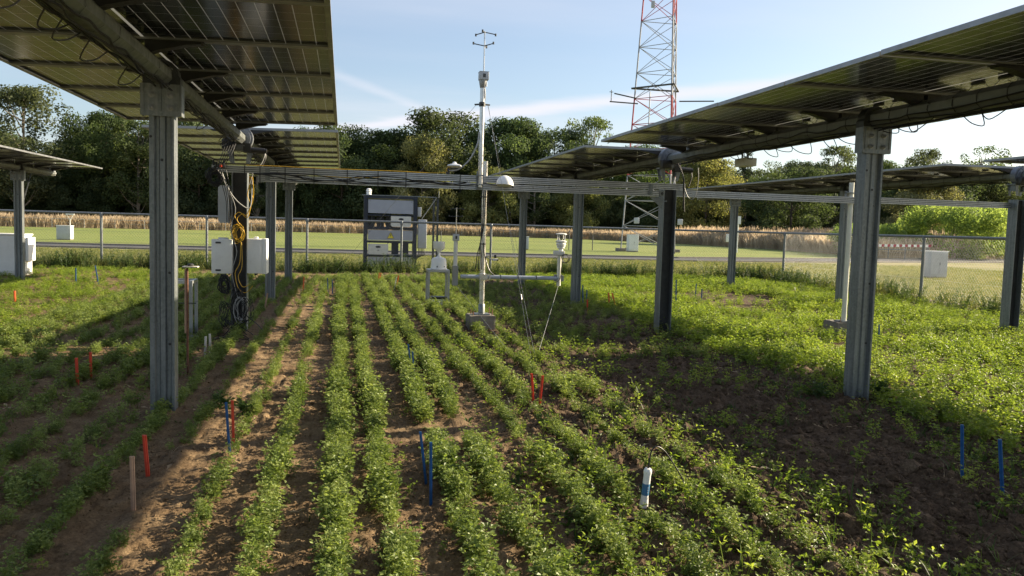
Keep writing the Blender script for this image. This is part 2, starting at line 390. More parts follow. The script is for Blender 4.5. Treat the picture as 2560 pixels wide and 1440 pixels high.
def soilmat():
    m = Mat('tilled_loam', 0.95, 0.0, 0.2)
    big = m.noise(0.55, 4, world=True); mid = m.noise(5, 5, 0.6, world=True); fine = m.noise(55, 5, 0.7, world=True)
    gx = m.n('ShaderNodeSeparateXYZ'); m.l(m.n('ShaderNodeNewGeometry').outputs['Position'], gx.inputs[0])
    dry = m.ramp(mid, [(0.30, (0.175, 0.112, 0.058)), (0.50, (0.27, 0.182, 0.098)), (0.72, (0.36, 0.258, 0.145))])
    dark_loam = m.ramp(mid, [(0.30, (0.085, 0.056, 0.036)), (0.55, (0.145, 0.098, 0.062)), (0.75, (0.21, 0.15, 0.098))])
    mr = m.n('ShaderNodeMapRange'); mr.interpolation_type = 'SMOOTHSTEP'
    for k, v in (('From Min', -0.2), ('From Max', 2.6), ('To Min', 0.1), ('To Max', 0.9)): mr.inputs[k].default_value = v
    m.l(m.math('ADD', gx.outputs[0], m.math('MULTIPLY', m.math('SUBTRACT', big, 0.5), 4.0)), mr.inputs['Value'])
    c = m.mix(mr.outputs[0], dry, dark_loam)  # loam mixes to its darker tone towards positive X
    c = m.mix(m.ramp(fine, [(0.35, (0.55,) * 3), (0.65, (1.0,) * 3)]), (0.0, 0.0, 0.0), c)
    c = m.mix(0.75, c, m.mix(m.ramp(fine, [(0.3, (0.0,) * 3), (0.7, (1.0,) * 3)]), m.mix(1.0, c, (0.72, 0.70, 0.68), 'MULTIPLY'), c))
    m.color(c)
    b1 = m.n('ShaderNodeBump'); b1.inputs['Strength'].default_value = 0.9; b1.inputs['Distance'].default_value = 0.012; m.l(m.noise(38, 6, 0.7, world=True), b1.inputs['Height'])
    b2 = m.n('ShaderNodeBump'); b2.inputs['Strength'].default_value = 0.6; b2.inputs['Distance'].default_value = 0.006; m.l(m.noise(130, 4, 0.7, world=True), b2.inputs['Height'])
    m.l(b1.outputs[0], b2.inputs['Normal']); m.l(b2.outputs[0], m.b.inputs['Normal'])
    return m.m
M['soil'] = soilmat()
def turfmat(name, a, b, c, patch=0.06, fine=6.0, bumpd=0.06):
    m = Mat(name, 0.9, 0.0, 0.2)
    f = m.math('ADD', m.math('MULTIPLY', m.noise(patch, 5, 0.6, world=True), 0.6), m.math('MULTIPLY', m.noise(fine, 5, 0.7, (1, 0.45, 1), world=True), 0.4))
    m.color(m.ramp(f, [(0.36, a), (0.5, b), (0.64, c)])); m.bump(m.noise(fine * 2.2, 5, 0.7, world=True), 0.9, bumpd)
    return m.m
M['verge'] = turfmat('verge_turf', (0.15, 0.155, 0.055), (0.235, 0.22, 0.09), (0.33, 0.285, 0.14), 0.12, 5.0)
M['lawn'] = turfmat('mown_lawn', (0.15, 0.19, 0.042), (0.19, 0.225, 0.055), (0.24, 0.255, 0.075), 0.05, 3.0, 0.03)
M['meadow'] = turfmat('dry_meadow_ground', (0.22, 0.16, 0.075), (0.33, 0.245, 0.12), (0.42, 0.32, 0.17), 0.08, 2.0)
def asphalt():
    m = Mat('asphalt', 0.85, 0.0, 0.3); m.color(m.ramp(m.noise(0.6, 6, 0.6, world=True), [(0.3, (0.060, 0.061, 0.064)), (0.7, (0.098, 0.098, 0.100))])); m.bump(m.noise(60, 4, world=True), 0.4, 0.01); return m.m
M['asphalt'] = asphalt()

ys = [0.6]
while ys[-1] < 27.6: ys.append(ys[-1] + max(0.014, 0.0062 * ys[-1]))
xs = list(np.arange(-14.5, -6, 0.16)) + list(np.arange(-6, -2.6, 0.06)) + list(np.arange(-2.6, 4.4, 0.018)) + list(np.arange(4.4, 8, 0.045)) + list(np.arange(8, 15.6, 0.15))
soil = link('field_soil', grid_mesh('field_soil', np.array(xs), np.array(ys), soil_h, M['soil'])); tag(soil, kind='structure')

def sheet(name, pts, z, mat):
    me = bpy.data.meshes.new(name); me.from_pydata([(p[0], p[1], z) for p in pts], [], [tuple(range(len(pts)))]); me.materials.append(mat)
    return tag(link(name, me), kind='structure')
sheet('ground', [(-900, -60), (1300, -60), (1300, 1400), (-900, 1400)], -0.060, M['verge'])
LAWN_EDGE = [(-120, 98), (-70, 101), (-40, 107), (-15, 121), (8, 128), (27, 131), (39, 127), (45, 112), (48, 90), (46.5, 74), (43.5, 62), (40, 51.5)]
sheet('lawn', [(-200, 46), (-200, 98)] + LAWN_EDGE + [(20, 49.5), (-16, 50), (-60, 49)], -0.052, M['lawn'])
sheet('meadow', [(-200, 98.2)] + LAWN_EDGE + [(60, 60), (90, 80), (140, 105), (300, 180), (300, 400), (-300, 400)], -0.056, M['meadow'])
# the road: a strip between two edges, with a pale concrete kerb on both sides
NEAR = [(-120, 42.0), (-60, 43.8), (-16, 45.4), (-2, 44.4), (9, 43.6), (20, 43.8), (32, 47.4), (49, 53.6), (80, 64), (140, 82)]
FAR = [(-120, 46.6), (-60, 48.4), (-17, 49.9), (-2, 48.6), (10, 48.2), (21, 48.6), (31.5, 52.0), (47, 58.2), (78, 69), (137, 88)]
def strip(name, a, b, z, mat, thick=0.0):
    n = len(a); vs = [(p[0], p[1], z) for p in a] + [(p[0], p[1], z) for p in b]; fs = [(i, i + 1, n + i + 1, n + i) for i in range(n - 1)]
    if thick:
        vs += [(p[0], p[1], z - thick) for p in a] + [(p[0], p[1], z - thick) for p in b]
        fs += [(2 * n + i, 2 * n + i + 1, i + 1, i) for i in range(n - 1)] + [(n + i, n + i + 1, 3 * n + i + 1, 3 * n + i) for i in range(n - 1)]
    me = bpy.data.meshes.new(name); me.from_pydata(vs, [], fs); me.materials.append(mat); return tag(link(name, me), kind='structure')
strip('road', NEAR, FAR, -0.044, M['asphalt'])
strip('kerb', [(p[0], p[1] - 0.25) for p in NEAR], NEAR, 0.03, M['concrete'], 0.12)
strip('kerb', FAR, [(p[0], p[1] + 0.3) for p in FAR], 0.04, M['concrete'], 0.12)

# ================================================================ scattering (geometry nodes, instances only)
def proto_collection(name, meshes):
    c = bpy.data.collections.new(name)
    for i, me in enumerate(meshes): c.objects.link(bpy.data.objects.new('%s_%02d' % (name, i), me))
    return c
_ng = {}
def node_group(coll):
    if coll.name in _ng: return _ng[coll.name]
    g = bpy.data.node_groups.new('scatter_' + coll.name, 'GeometryNodeTree')
    g.interface.new_socket('Geometry', in_out='INPUT', socket_type='NodeSocketGeometry'); g.interface.new_socket('Geometry', in_out='OUTPUT', socket_type='NodeSocketGeometry')
    n = g.nodes; l = g.links; i = n.new('NodeGroupInput'); o = n.new('NodeGroupOutput')
    ci = n.new('GeometryNodeCollectionInfo'); ci.inputs['Collection'].default_value = coll; ci.inputs['Separate Children'].default_value = True; ci.inputs['Reset Children'].default_value = True
    ip = n.new('GeometryNodeInstanceOnPoints'); ip.inputs['Pick Instance'].default_value = True
    def na(nm, t): a = n.new('GeometryNodeInputNamedAttribute'); a.data_type = t; a.inputs['Name'].default_value = nm; return a.outputs['Attribute']
    l.new(i.outputs[0], ip.inputs['Points']); l.new(ci.outputs[0], ip.inputs['Instance'])
    l.new(na('idx', 'INT'), ip.inputs['Instance Index']); l.new(na('rot', 'FLOAT_VECTOR'), ip.inputs['Rotation']); l.new(na('scl', 'FLOAT_VECTOR'), ip.inputs['Scale'])
    l.new(ip.outputs[0], o.inputs[0]); _ng[coll.name] = g; return g
def scatter(name, P, coll, scale, idx=None, tilt=0.15, label=None, cat=None, group=None, kind='stuff', zs=None):
    """P (n,3) positions; one object whose geometry nodes put a plant on every point"""
    P = np.asarray(P, np.float32); n = len(P); me = bpy.data.meshes.new(name); me.vertices.add(n); me.vertices.foreach_set('co', P.ravel())
    rot = np.stack([rng.randn(n) * tilt, rng.randn(n) * tilt, rng.rand(n) * 6.283], 1).astype(np.float32)
    s = np.asarray(scale, np.float32) * np.ones(n, np.float32); S = np.stack([s, s, s * (1 if zs is None else zs)], 1)
    a = me.attributes.new('rot', 'FLOAT_VECTOR', 'POINT'); a.data.foreach_set('vector', rot.ravel())
    a = me.attributes.new('scl', 'FLOAT_VECTOR', 'POINT'); a.data.foreach_set('vector', S.astype(np.float32).ravel())
    k = len(coll.objects); ii = (rng.randint(0, k, n) if idx is None else idx).astype(np.int32)
    a = me.attributes.new('idx', 'INT', 'POINT'); a.data.foreach_set('value', ii)
    o = link(name, me); md = o.modifiers.new('scatter', 'NODES'); md.node_group = node_group(coll)
    return tag(o, label, cat, group, kind)
# ================================================================ solar trackers
ZT, ZP, HW, PITCH_M, MOD_L = 2.764, 2.928, 1.325, 1.245, 1.232
Y_NEAR_END, Y_FAR_START = 11.30, 12.12
POST_Y = [6.99, 11.94, 16.84, 22.30]
def mod_mesh():
    b = MB(); b.box((0, 0, 0), (2 * HW - 0.012, MOD_L - 0.012, 0.007)); return b.mesh('solar_module', M['cell'])
def frame_mesh():
    b = MB(); t = 0.035; wf = 0.03
    for s in (-1, 1):
        b.box((s * (HW - 0.003), 0, -0.006), (0.006, MOD_L, t)); b.box((s * (HW - wf / 2 - 0.006), 0, -0.0225), (wf, MOD_L - 0.01, 0.002))
        b.box((0, s * (MOD_L / 2 - 0.003), -0.006), (2 * HW - 0.012, 0.006, t)); b.box((0, s * (MOD_L / 2 - wf / 2 - 0.006), -0.0225), (2 * HW - 0.07, wf, 0.002))
    return b.mesh('module_frame', M['frame'])
def jbox_mesh():
    b = MB(); b.cbox((0, 0, -0.016), (0.05, 0.11, 0.022), 0.006); b.path([(0, 0.05, -0.02), (0.02, 0.12, -0.05), (0.05, 0.2, -0.06), (0.09, 0.3, -0.02)], 0.003, 5, 4); return b.mesh('junction_box', M['black'])
def saddle_mesh():
    b = MB()
    for s in (-1, 1):   # folded wing from the tube out to the module frames
        b.prism([(s * 0.02, -0.085), (s * 0.10, -0.055), (s * 0.30, -0.008), (s * 0.40, 0.0), (s * 0.40, 0.012), (s * 0.02, 0.012)], 'y', -0.045, 0.045)
    b.box((0, 0, 0.015), (0.84, 0.10, 0.006))
    return b.mesh('saddle_bracket', M['black'])
def oct_ring(r, wdt):
    b = MB(); vs = []; n = 8
    for y in (-wdt, wdt):
        vs += [(r * math.cos(R(22.5 + 45 * i)), y, r * math.sin(R(22.5 + 45 * i))) for i in range(n)]
    b.add(vs, [(i, (i + 1) % n, n + (i + 1) % n, n + i) for i in range(n)]); return b.mesh('cable_tie', M['black'], 10)
ME_MOD, ME_FRAME, ME_JB, ME_SAD, ME_TIE = mod_mesh(), frame_mesh(), jbox_mesh(), saddle_mesh(), oct_ring(0.0885, 0.006)
SIGMA = [(x * .93, y) for x, y in [(-.100, -.072), (-.062, -.072), (-.048, -.044), (-.026, -.044), (-.016, -.056), (.022, -.056), (.034, -.036), (.066, -.036), (.080, -.072), (.100, -.072),
         (.100, .072), (.086, .072), (.086, -.02), (-.086, -.02), (-.086, .072), (-.100, .072)]]
def post_mesh():
    b = MB(); b.prism(SIGMA, 'z', -0.35, 2.66)
    return b.mesh('post', M['galv'], 20)
def hpost_mesh():
    b = MB(); b.box((-.098, 0, 1.0), (.012, .20, 2.72)); b.box((.098, 0, 1.0), (.012, .20, 2.72))
    return b.mesh('drive_post', M['galv'], 20)
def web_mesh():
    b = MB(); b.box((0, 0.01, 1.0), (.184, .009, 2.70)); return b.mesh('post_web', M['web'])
def hole_mesh():
    b = MB(); b.lathe([(0.011, 0), (0.011, 0.002)], n=10); me = b.mesh('bolt_hole', M['black']); me.transform(Matrix.Rotation(R(90), 4, 'X')); return me
def plate_mesh():
    b = MB(); d = 0.008
    poly = [(-.15, 0.0), (-.15, -.235), (-.14, -.25), (.14, -.25), (.15, -.235), (.15, 0.0)]
    b.prism(poly, 'y', -0.092, -0.080)
    for x in (-.128, 0.0, .128): b.box((x, -0.095, -0.11), (.007, .008, .20))
    for x in (-.15, .15): b.box((x, -0.03, -0.125), (.006, .12, .24))
    return b.mesh('mounting_plate', M['galv'], 25)
def bolt_mesh():
    b = MB(); b.lathe([(0.026, 0), (0.026, 0.005), (0.017, 0.006), (0.017, 0.018), (0.011, 0.020), (0.011, 0.042), (0.0, 0.043)], n=12); me = b.mesh('bolt', M['frame'], 30)
    me.transform(Matrix.Rotation(R(90), 4, 'X')); return me
def bearing_mesh():
    b = MB(); n = 20
    vs = []
    for y, r in ((-0.06, 0.098), (-0.055, 0.125), (0.055, 0.125), (0.06, 0.098)): vs += [(r * math.cos(2 * math.pi * i / n), y, r * math.sin(2 * math.pi * i / n)) for i in range(n)]
    fs = [(j * n + i, j * n + (i + 1) % n, (j + 1) * n + (i + 1) % n, (j + 1) * n + i) for j in range(3) for i in range(n)] + [(3 * n + i, 3 * n + (i + 1) % n, (i + 1) % n, i) for i in range(n)]
    b.add(vs, fs); b.prism([(-.14, -.16), (.14, -.16), (.14, -.02), (.10, .04), (-.10, .04), (-.14, -.02)], 'y', -0.07, 0.05)
    return b.mesh('bearing', M['dark'], 30)
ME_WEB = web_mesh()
ME_POST, ME_HPOST, ME_HOLE, ME_PLATE, ME_BOLT, ME_BEAR = post_mesh(), hpost_mesh(), hole_mesh(), plate_mesh(), bolt_mesh(), bearing_mesh()
def drive_meshes():
    ring = MB(); n = 24
    for r0, r1, y0, y1 in ((0.10, 0.175, -0.055, 0.055), (0.09, 0.145, -0.09, 0.09)):
        vs = []
        for y in (y0, y1):
            for r in (r0, r1): vs += [(r * math.cos(2 * math.pi * i / n), y, r * math.sin(2 * math.pi * i / n)) for i in range(n)]
        fs = []
        for i in range(n):
            j = (i + 1) % n; fs += [(i, j, n + j, n + i), (2 * n + i, 3 * n + i, 3 * n + j, 2 * n + j), (n + i, n + j, 3 * n + j, 3 * n + i), (i, 2 * n + i, 2 * n + j, j)]
        ring.add(vs, fs)
    for i in range(12): ring.tube((0.12 * math.cos(i * .5236), -0.10, 0.12 * math.sin(i * .5236)), (0.12 * math.cos(i * .5236), -0.085, 0.12 * math.sin(i * .5236)), 0.010, n=6)
    ear = MB()
    for s in (-1, 1): ear.prism([(s * .085, -.34), (s * .125, -.34), (s * .17, -.13), (s * .10, -.13)], 'y', -0.085, -0.075); ear.prism([(s * .085, -.34), (s * .125, -.34), (s * .17, -.13), (s * .10, -.13)], 'y', 0.075, 0.085); ear.box((s * .128, 0, -.20), (.006, .16, .12))
    ear.box((0, 0, -.145), (.34, .18, .02))
    mo = MB(); mo.tube((0.10, -0.02, -0.155), (0.33, -0.02, -0.165), 0.042, n=14); mo.box((0.10, -0.01, -0.13), (.10, .12, .12)); mo.tube((0.33, -0.02, -0.165), (0.36, -0.02, -0.165), 0.034, n=14)
    mo.path([(0.34, -0.03, -.19), (0.345, -0.04, -.26), (0.33, -0.05, -.31), (0.28, -0.08, -.42)], 0.009, 6, 4)
    cb = MB(); cb.cbox((-0.135, -0.12, -0.10), (.16, .12, .13), 0.012)
    return ring.mesh('slew_ring', M['bronze'], 30), ear.mesh('drive_cradle', M['galv'], 25), mo.mesh('drive_motor', M['black'], 30), cb.mesh('drive_controller', M['black'], 30)
ME_RING, ME_CRADLE, ME_MOTOR, ME_CTRL = drive_meshes()
def tube_mesh(y0, y1, name):
    b = MB(); pr = [(0.085 * math.cos(R(22.5 + 45 * i)), 0.085 * math.sin(R(22.5 + 45 * i))) for i in range(8)]; b.prism(pr, 'y', y0, y1); return b.mesh(name, M['tube'], 20)
def harness(y0, y1, seed):
    rd = random.Random(seed); b = MB()
    for k in range(5):
        a = R(205 + 26 * k + rd.uniform(-6, 6)); pts = []; y = y0
        while y < y1:
            rr = 0.097 + abs(rd.gauss(0, 0.006)); aa = a + rd.uniform(-.22, .22); pts.append((rr * math.cos(aa), y, rr * math.sin(aa))); y += rd.uniform(.14, .30)
        b.path(pts, rd.choice((.0045, .006, .0075)), 5, 3)
    y = y0 + .3
    while y < y1 - .4:       # slack loops hanging under the tube
        s = rd.choice((-1, 1)); dz = rd.uniform(.03, .11); ln = rd.uniform(.15, .42)
        b.path([(s * .05, y, -.09), (s * (.09 + dz * .5), y + ln * .3, -.10 - dz), (s * (.07 + dz * .2), y + ln * .7, -.095 - dz * .8), (s * .04, y + ln, -.09)], .0045, 5, 4)
        if rd.random() < .6:
            b.path([(s * .09, y, .02), (s * .17, y + .05, .08), (s * .25, y + .12, .12), (s * .30, y + .22, .135)], .0035, 5, 4)
        y += rd.uniform(.22, .5)
    return b
ME_HARN = [harness(-1.1, 11.35, 1).mesh('cable_harness', M['cable'], 60), harness(12.15, 24.5, 2).mesh('cable_harness', M['cable'], 60)]
ME_TUBE = [tube_mesh(-1.25, 24.75, 'torque_tube')]
b = MB(); b.lathe([(0.0, 0.0), (0.07, 0.0), (0.085, 0.02), (0.085, 0.05)], n=8); ME_CAP = b.mesh('end_cap', M['white']); ME_CAP.transform(Matrix.Rotation(R(90), 4, 'X'))
b = MB(); b.box((0, 0, 0), (.03, .006, 1.05)); ME_BRACE = b.mesh('brace', M['galv'])
def tracker(X, tilt, label, posts=(0, 1, 2, 3), near=10, far=10):
    t = empty('solar_tracker', (X, 0, 0), 0, label, 'solar tracker', 'solar trackers standing in parallel rows')
    link('torque_tube', ME_TUBE[0], t, (0, 0, ZT)); link('end_cap', ME_CAP, t, (0, 24.78, ZT))
    for k, (y0, ny) in enumerate(((Y_NEAR_END - PITCH_M * near, near), (Y_FAR_START, far))):
        link('cable_harness', ME_HARN[k], t, (0, 0, ZT))
        for i in range(ny):
            y = y0 + PITCH_M * (i + .5)
            rx = random.gauss(0, 0.0012)
            m = link('solar_module', ME_MOD, t, (0, y, ZP), (rx, -tilt + random.gauss(0, .0012), 0))
            link('module_frame', ME_FRAME, m)
            for sx in (-.42, -.21, 0.05): link('junction_box', ME_JB, m, (0.06 + 0.02 * sx, sx * 1.1, 0))
        for i in range(ny + 1): link('saddle_bracket', ME_SAD, t, (0, y0 + PITCH_M * i, ZT + .118), (0, -tilt, 0))
        y = y0 + .1
        while y < y0 + ny * PITCH_M:
            link('cable_tie', ME_TIE, t, (0, y, ZT), (random.uniform(-.05, .05), random.uniform(-.2, .2), random.uniform(-.18, .18))); y += random.uniform(.22, .42)
    for i in posts:
        y = POST_Y[i]
        if i == 1:
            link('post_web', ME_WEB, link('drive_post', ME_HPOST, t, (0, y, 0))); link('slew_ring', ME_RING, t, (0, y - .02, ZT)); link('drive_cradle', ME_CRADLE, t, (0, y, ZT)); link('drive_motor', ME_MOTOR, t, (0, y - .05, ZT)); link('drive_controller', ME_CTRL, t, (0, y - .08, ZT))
        else:
            p = link('post', ME_POST, t, (0, y, 0)); link('bearing', ME_BEAR, t, (0, y, ZT)); pl = link('mounting_plate', ME_PLATE, t, (0, y, 2.69))
            for x in (-.068, .068):
                for z in (-.085, -.185): link('bolt', ME_BOLT, pl, (x + random.uniform(-.004, .004), -.092, z))
            for x, z, yy in ((.03, 1.95, -.0365), (.05, 1.2, -.0365), (-.08, 2.28, -.0725), (0.0, 2.1, -.0565), (.05, .62, -.0365)): link('bolt_hole', ME_HOLE, p, (x, yy, z))
            if i == 3: link('brace', ME_BRACE, t, (.06, y + .35, 2.25), (R(-38), 0, 0))
    return t
T_LL = tracker(-7.894, 0.012, 'solar tracker at far left, only its end corner and last post in view', posts=(2, 3))
T_L = tracker(-1.417, 0.0234, 'solar tracker overhead at left with white boxes strapped to its drive post')
T_R = tracker(4.937, 0.0041, 'large solar tracker at right whose near post stands beside the blue stakes')
T_RR = tracker(11.337, 0.006, 'solar tracker at far right, beyond the white pole on a concrete block', posts=(1, 2, 3))
# ================================================================ aluminium crossbeams
def slot_profile(h, d):
    """slotted extrusion, section in (y, z), open grooves on the face towards the viewer"""
    s = h / 90; y = d / 2; g = 0.010
    z = [-.045 * s, -.030 * s, -.022 * s, -.008 * s, .008 * s, .022 * s, .030 * s, .045 * s]
    return [(-y, z[0]), (-y, z[1]), (-y + g, z[1]), (-y + g, z[2]), (-y, z[2]), (-y, z[3]), (-y + .004, z[3]), (-y + .004, z[4]), (-y, z[4]), (-y, z[5]), (-y + g, z[5]), (-y + g, z[6]), (-y, z[6]), (-y, z[7]), (y, z[7]), (y, z[0])]
def profile(x0, x1, y, z, h=90, d=0.045): b = MB(); b.prism(slot_profile(h, d), 'x', x0, x1, (0, y, z)); return b
def slots(x0, x1, y, z, h, parent):
    for dz in (-.026, 0.0, .026):
        q = MB(); q.box(((x0 + x1) / 2, y, z + dz * h / 90), (x1 - x0 - .01, .002, .0075)); q.build('slot', M['black'], parent)
def strap(x, y, z0, z1, d=0.05):
    b = MB(); t = .006
    for yy in (y - d / 2 - t / 2 - .001, y + d / 2 + t / 2 + .001): b.box((x, yy, (z0 + z1) / 2), (.011, t, z1 - z0))
    b.box((x, y, z1 + t / 2), (.011, d + 2 * t, t)); b.box((x, y, z0 - t / 2), (.011, d + 2 * t, t)); b.box((x, y - d / 2 - .006, z0 - .03), (.006, .003, .06)); return b
cb = empty('crossbeam', (0, 11.62, 0), 0, 'double aluminium crossbeam with black straps between the two middle trackers', 'beam')
profile(-1.745, 5.075, 0, 2.322, 92).build('rail', M['alu'], cb, angle=20); profile(-1.148, 4.66, 0.004, 2.213, 92).build('rail', M['alu'], cb, angle=20)
slots(-1.745, 5.075, -.0232, 2.322, 92, cb); slots(-1.148, 4.66, -.0192, 2.213, 92, cb)
for x in (-1.32, -1.12, -0.79, -0.405, 0.044, 0.467, 0.857, 1.627): strap(x, 0, 2.165, 2.372).build('strap', M['black'], cb)
rd = random.Random(5)
b = MB()
for k in range(4):
    pts = []; x = -1.2
    while x < 1.95 - .1 * k: pts.append((x, -.034 - .006 * k, 2.27 - .012 * k + rd.uniform(-.05, .035))); x += rd.uniform(.22, .45)
    b.path(pts, .0055, 6, 5)
b.build('draped_cable', M['cable'], cb)
b = MB(); b.path([(-1.3, -.01, 2.38), (-.9, 0, 2.385), (-.3, -.01, 2.378), (.2, .005, 2.382), (.7, -.01, 2.385), (1.2, 0, 2.38), (1.44, .01, 2.40)], .005, 6, 5); b.path([(-.4, -.03, 2.28), (.1, -.032, 2.265), (.5, -.03, 2.29)], .004, 5, 4); b.build('yellow_cable', M['yellow'], cb)
for x in (-1.02, 4.52):
    b = MB(); b.box((x, -.03, 2.268), (.06, .006, .17)); 
    for z in (2.21, 2.33): b.tube((x, -.035, z), (x, -.046, z), .009, n=6)
    b.build('splice_plate', M['galv'], cb)
b = MB(); b.box((4.70, .0, 2.213), (.07, .06, .085)); b.prism([(4.52, 2.16), (4.74, 2.16), (4.74, 1.98)], 'y', .02, .03); b.box((4.76, -.03, 2.10), (.02, .07, .02)); b.build('corner_bracket', M['galv'], cb)
b = MB()
for sx, sz in ((-1, 0), (1, 0), (0, 1), (0, -1)): b.box((4.70 + .012 * sx, -.0315, 2.213 + .016 * sz), (.018, .003, .022))
b.build('slot_mouth', M['black'], cb)
cb2 = empty('crossbeam', (0, 12.0, 0), 0, 'single pale aluminium crossbeam reaching to the tracker at far right', 'beam')
profile(5.05, 8.42, 0, 2.245, 105).build('rail', M['alu'], cb2, angle=20); profile(8.425, 11.50, .003, 2.258, 100).build('rail', M['alu'], cb2, angle=20)
slots(5.05, 8.42, -.0232, 2.245, 105, cb2); slots(8.425, 11.5, -.0202, 2.258, 100, cb2)
for x in (5.16, 8.42, 11.36):
    b = MB(); b.box((x, -.027, 2.25), (.16, .006, .085))
    for dx in (-.05, .05):
        for dz in (-.025, .025): b.tube((x + dx, -.03, 2.25 + dz), (x + dx, -.042, 2.25 + dz), .010, n=6)
    b.build('splice_plate', M['galv'], cb2)
b = MB()
for sx, sz in ((-1, 0), (1, 0), (0, 1), (0, -1)): b.box((11.47 + .013 * sx, -.026, 2.258 + .018 * sz), (.018, .003, .024))
b.build('slot_mouth', M['black'], cb2)

# ================================================================ the instrument mast
def sonic(name, loc, label, hbox=.12, sc=1.0, mount=True):
    """anemometer: electronics box, rod, three arms above and three below with little heads"""
    t = empty(name, loc, 0, label, 'wind sensor')
    bx = MB(); bx.cbox((0, 0, hbox / 2), (.135 * sc, .135 * sc, hbox), .008); bo = bx.build('housing', M['lgrey'], t)
    l = MB(); l.box((.0, -.0685 * sc, hbox * .5), (.04 * sc, .003, hbox * .45)); l.build('label_plate', M['dark'], bo)
    c = MB(); c.box((0, 0, hbox * .98), (.138 * sc, .138 * sc, .006)); c.build('lid_seam', M['frame'], bo)
    rod = MB(); top = hbox + .565 * sc; rod.tube((0, 0, hbox), (0, 0, top), .010 * sc, n=8); rod.build('rod', M['pipe'], t)
    for z, ph, sg in ((top - .01, 10, -1), (top - .20 * sc, 70, 1)):
        for k in range(3):
            a = R(ph + 120 * k); r = .165 * sc; h = MB(); e = (r * math.cos(a), r * math.sin(a), z + sg * .015 * sc)
            h.tube((0, 0, z), e, .007 * sc, n=7); e2 = (e[0], e[1], e[2] + sg * .022 * sc); h.tube((e[0], e[1], e[2] - sg * .012 * sc), e2, .013 * sc, n=8); h.build('sensor_arm', M['dark'], t)
    return t
mast = empty('instrument_mast', (1.912, 11.552, 0), 0, 'slim steel mast clamped upright to the double crossbeam', 'mast')
b = MB(); b.tube((0, 0, 2.20), (0, 0, 3.66), .034, n=16); b.build('pole', M['pipe'], mast)
b = MB(); b.box((0, .04, 2.30), (.10, .008, .26)); b.box((-.045, .02, 2.30), (.008, .05, .26))
for z in (2.24, 2.37): b.box((0, -.002, z), (.095, .075, .014))
b.build('clamp_plate', M['galv'], mast)
b = MB(); b.lathe([(.036, 3.34), (.046, 3.345), (.046, 3.40), (.036, 3.405)], n=14)
for a in (20, 140, 260): b.box((.075 * math.cos(R(a)), .075 * math.sin(R(a)), 3.375), (.09, .03, .02), Matrix.Rotation(R(a), 3, 'Z'))
b.build('guy_collar', M['dark'], mast)
b = MB(); b.lathe([(.034, 3.60), (.040, 3.61), (.056, 3.70), (.056, 3.71)], n=14); b.tube((.05, -.02, 3.62), (.05, -.02, 3.69), .008); b.build('top_cone', M['frame'], mast)
b = MB(); b.path([(-.036, -.01, 2.98), (-.06, -.02, 2.80), (-.17, -.02, 2.58), (-.32, 0, 2.44), (-.45, .02, 2.42)], .011, 7, 6); b.path([(.03, -.02, 3.6), (.037, -.02, 3.5), (.036, -.01, 3.42)], .007, 6, 3); b.build('signal_cable', M['grey_cable'], mast)
sonic('ultrasonic_anemometer', (1.922, 11.552, 3.71), 'ultrasonic anemometer on top of the tall mast against the sky', .115)

def block(x, y, w, d, h, label, seed):
    rd = random.Random(seed); bm = bmesh.new(); bmesh.ops.create_cube(bm, size=1); bmesh.ops.bevel(bm, geom=bm.edges[:], offset=.035, segments=2, affect='EDGES')
    bmesh.ops.subdivide_edges(bm, edges=bm.edges[:], cuts=2, use_grid_fill=True)
    for v in bm.verts: v.co = Vector((v.co.x * w + rd.gauss(0, .002), v.co.y * d + rd.gauss(0, .002), (v.co.z + .5) * (h + .06) - .06 + rd.gauss(0, .002)))
    me = bpy.data.meshes.new('concrete_block'); bm.to_mesh(me); bm.free(); me.materials.append(M['concrete'])
    o = link('concrete_block', me, None, (x, y, 0)); tag(o, label, 'concrete block', 'concrete footing blocks in the field')
    return o
bl = block(2.155, 12.66, .42, .42, .245, 'square concrete footing block under the instrument pole', 1)
lp = empty('instrument_pole', (2.166, 12.66, .245), 0, 'galvanised pole with a long side arm standing on its concrete footing', 'pole')
b = MB(); b.tube((0, 0, .02), (0, 0, 2.415), .043, n=16); b.build('pole', M['pipe'], lp)
b = MB(); b.lathe([(.052, 0.0), (.052, .16), (.046, .17)], n=14); b.box((0, 0, .009), (.24, .24, .018)); b.build('base_plate', M['galv'], lp)
for sx in (-1, 1):
    for sy in (-1, 1): q = MB(); q.tube((sx * .15, sy * .13, .0), (sx * .15 + .004, sy * .13, .085 + .02 * sx), .008, n=6); q.build('anchor_bolt', M['rust'], lp)
b = MB(); b.tube((-.36, -.075, .605), (1.255, -.075, .60), .032, n=14); b.build('side_arm', M['greypipe'], lp)
b = MB(); b.box((0, -.06, .605), (.13, .12, .09)); b.box((-.05, -.09, .605), (.02, .10, .10)); b.box((.10, -.08, .605), (.02, .08, .09)); b.build('arm_clamp', M['pipe'], lp)
for x in (.28, .56, .86): q = MB(); q.lathe([(.034, -.006), (.034, .006)], n=12); me = q.mesh('arm_tie', M['black']); me.transform(Matrix.Rotation(R(90), 4, 'Y')); link('arm_tie', me, lp, (x, -.075, .605))
b = MB()
for k in range(3):
    b.path([(-.02 + .02 * k, -.045, 2.18), (-.05 + .03 * k, -.05, 1.85), (-.045 + .02 * k, -.047, 1.4), (-.05, -.047, 1.15), (-.10 + .03 * k, -.06, .95), (-.12 + .05 * k, -.05, .72)], .007, 6, 5)
b.path([(.0, -.05, 1.14), (.02, -.06, .95), (.09, -.08, .72), (.18, -.08, .63)], .010, 6, 5); b.build('wrapped_cable', M['cable'], lp)
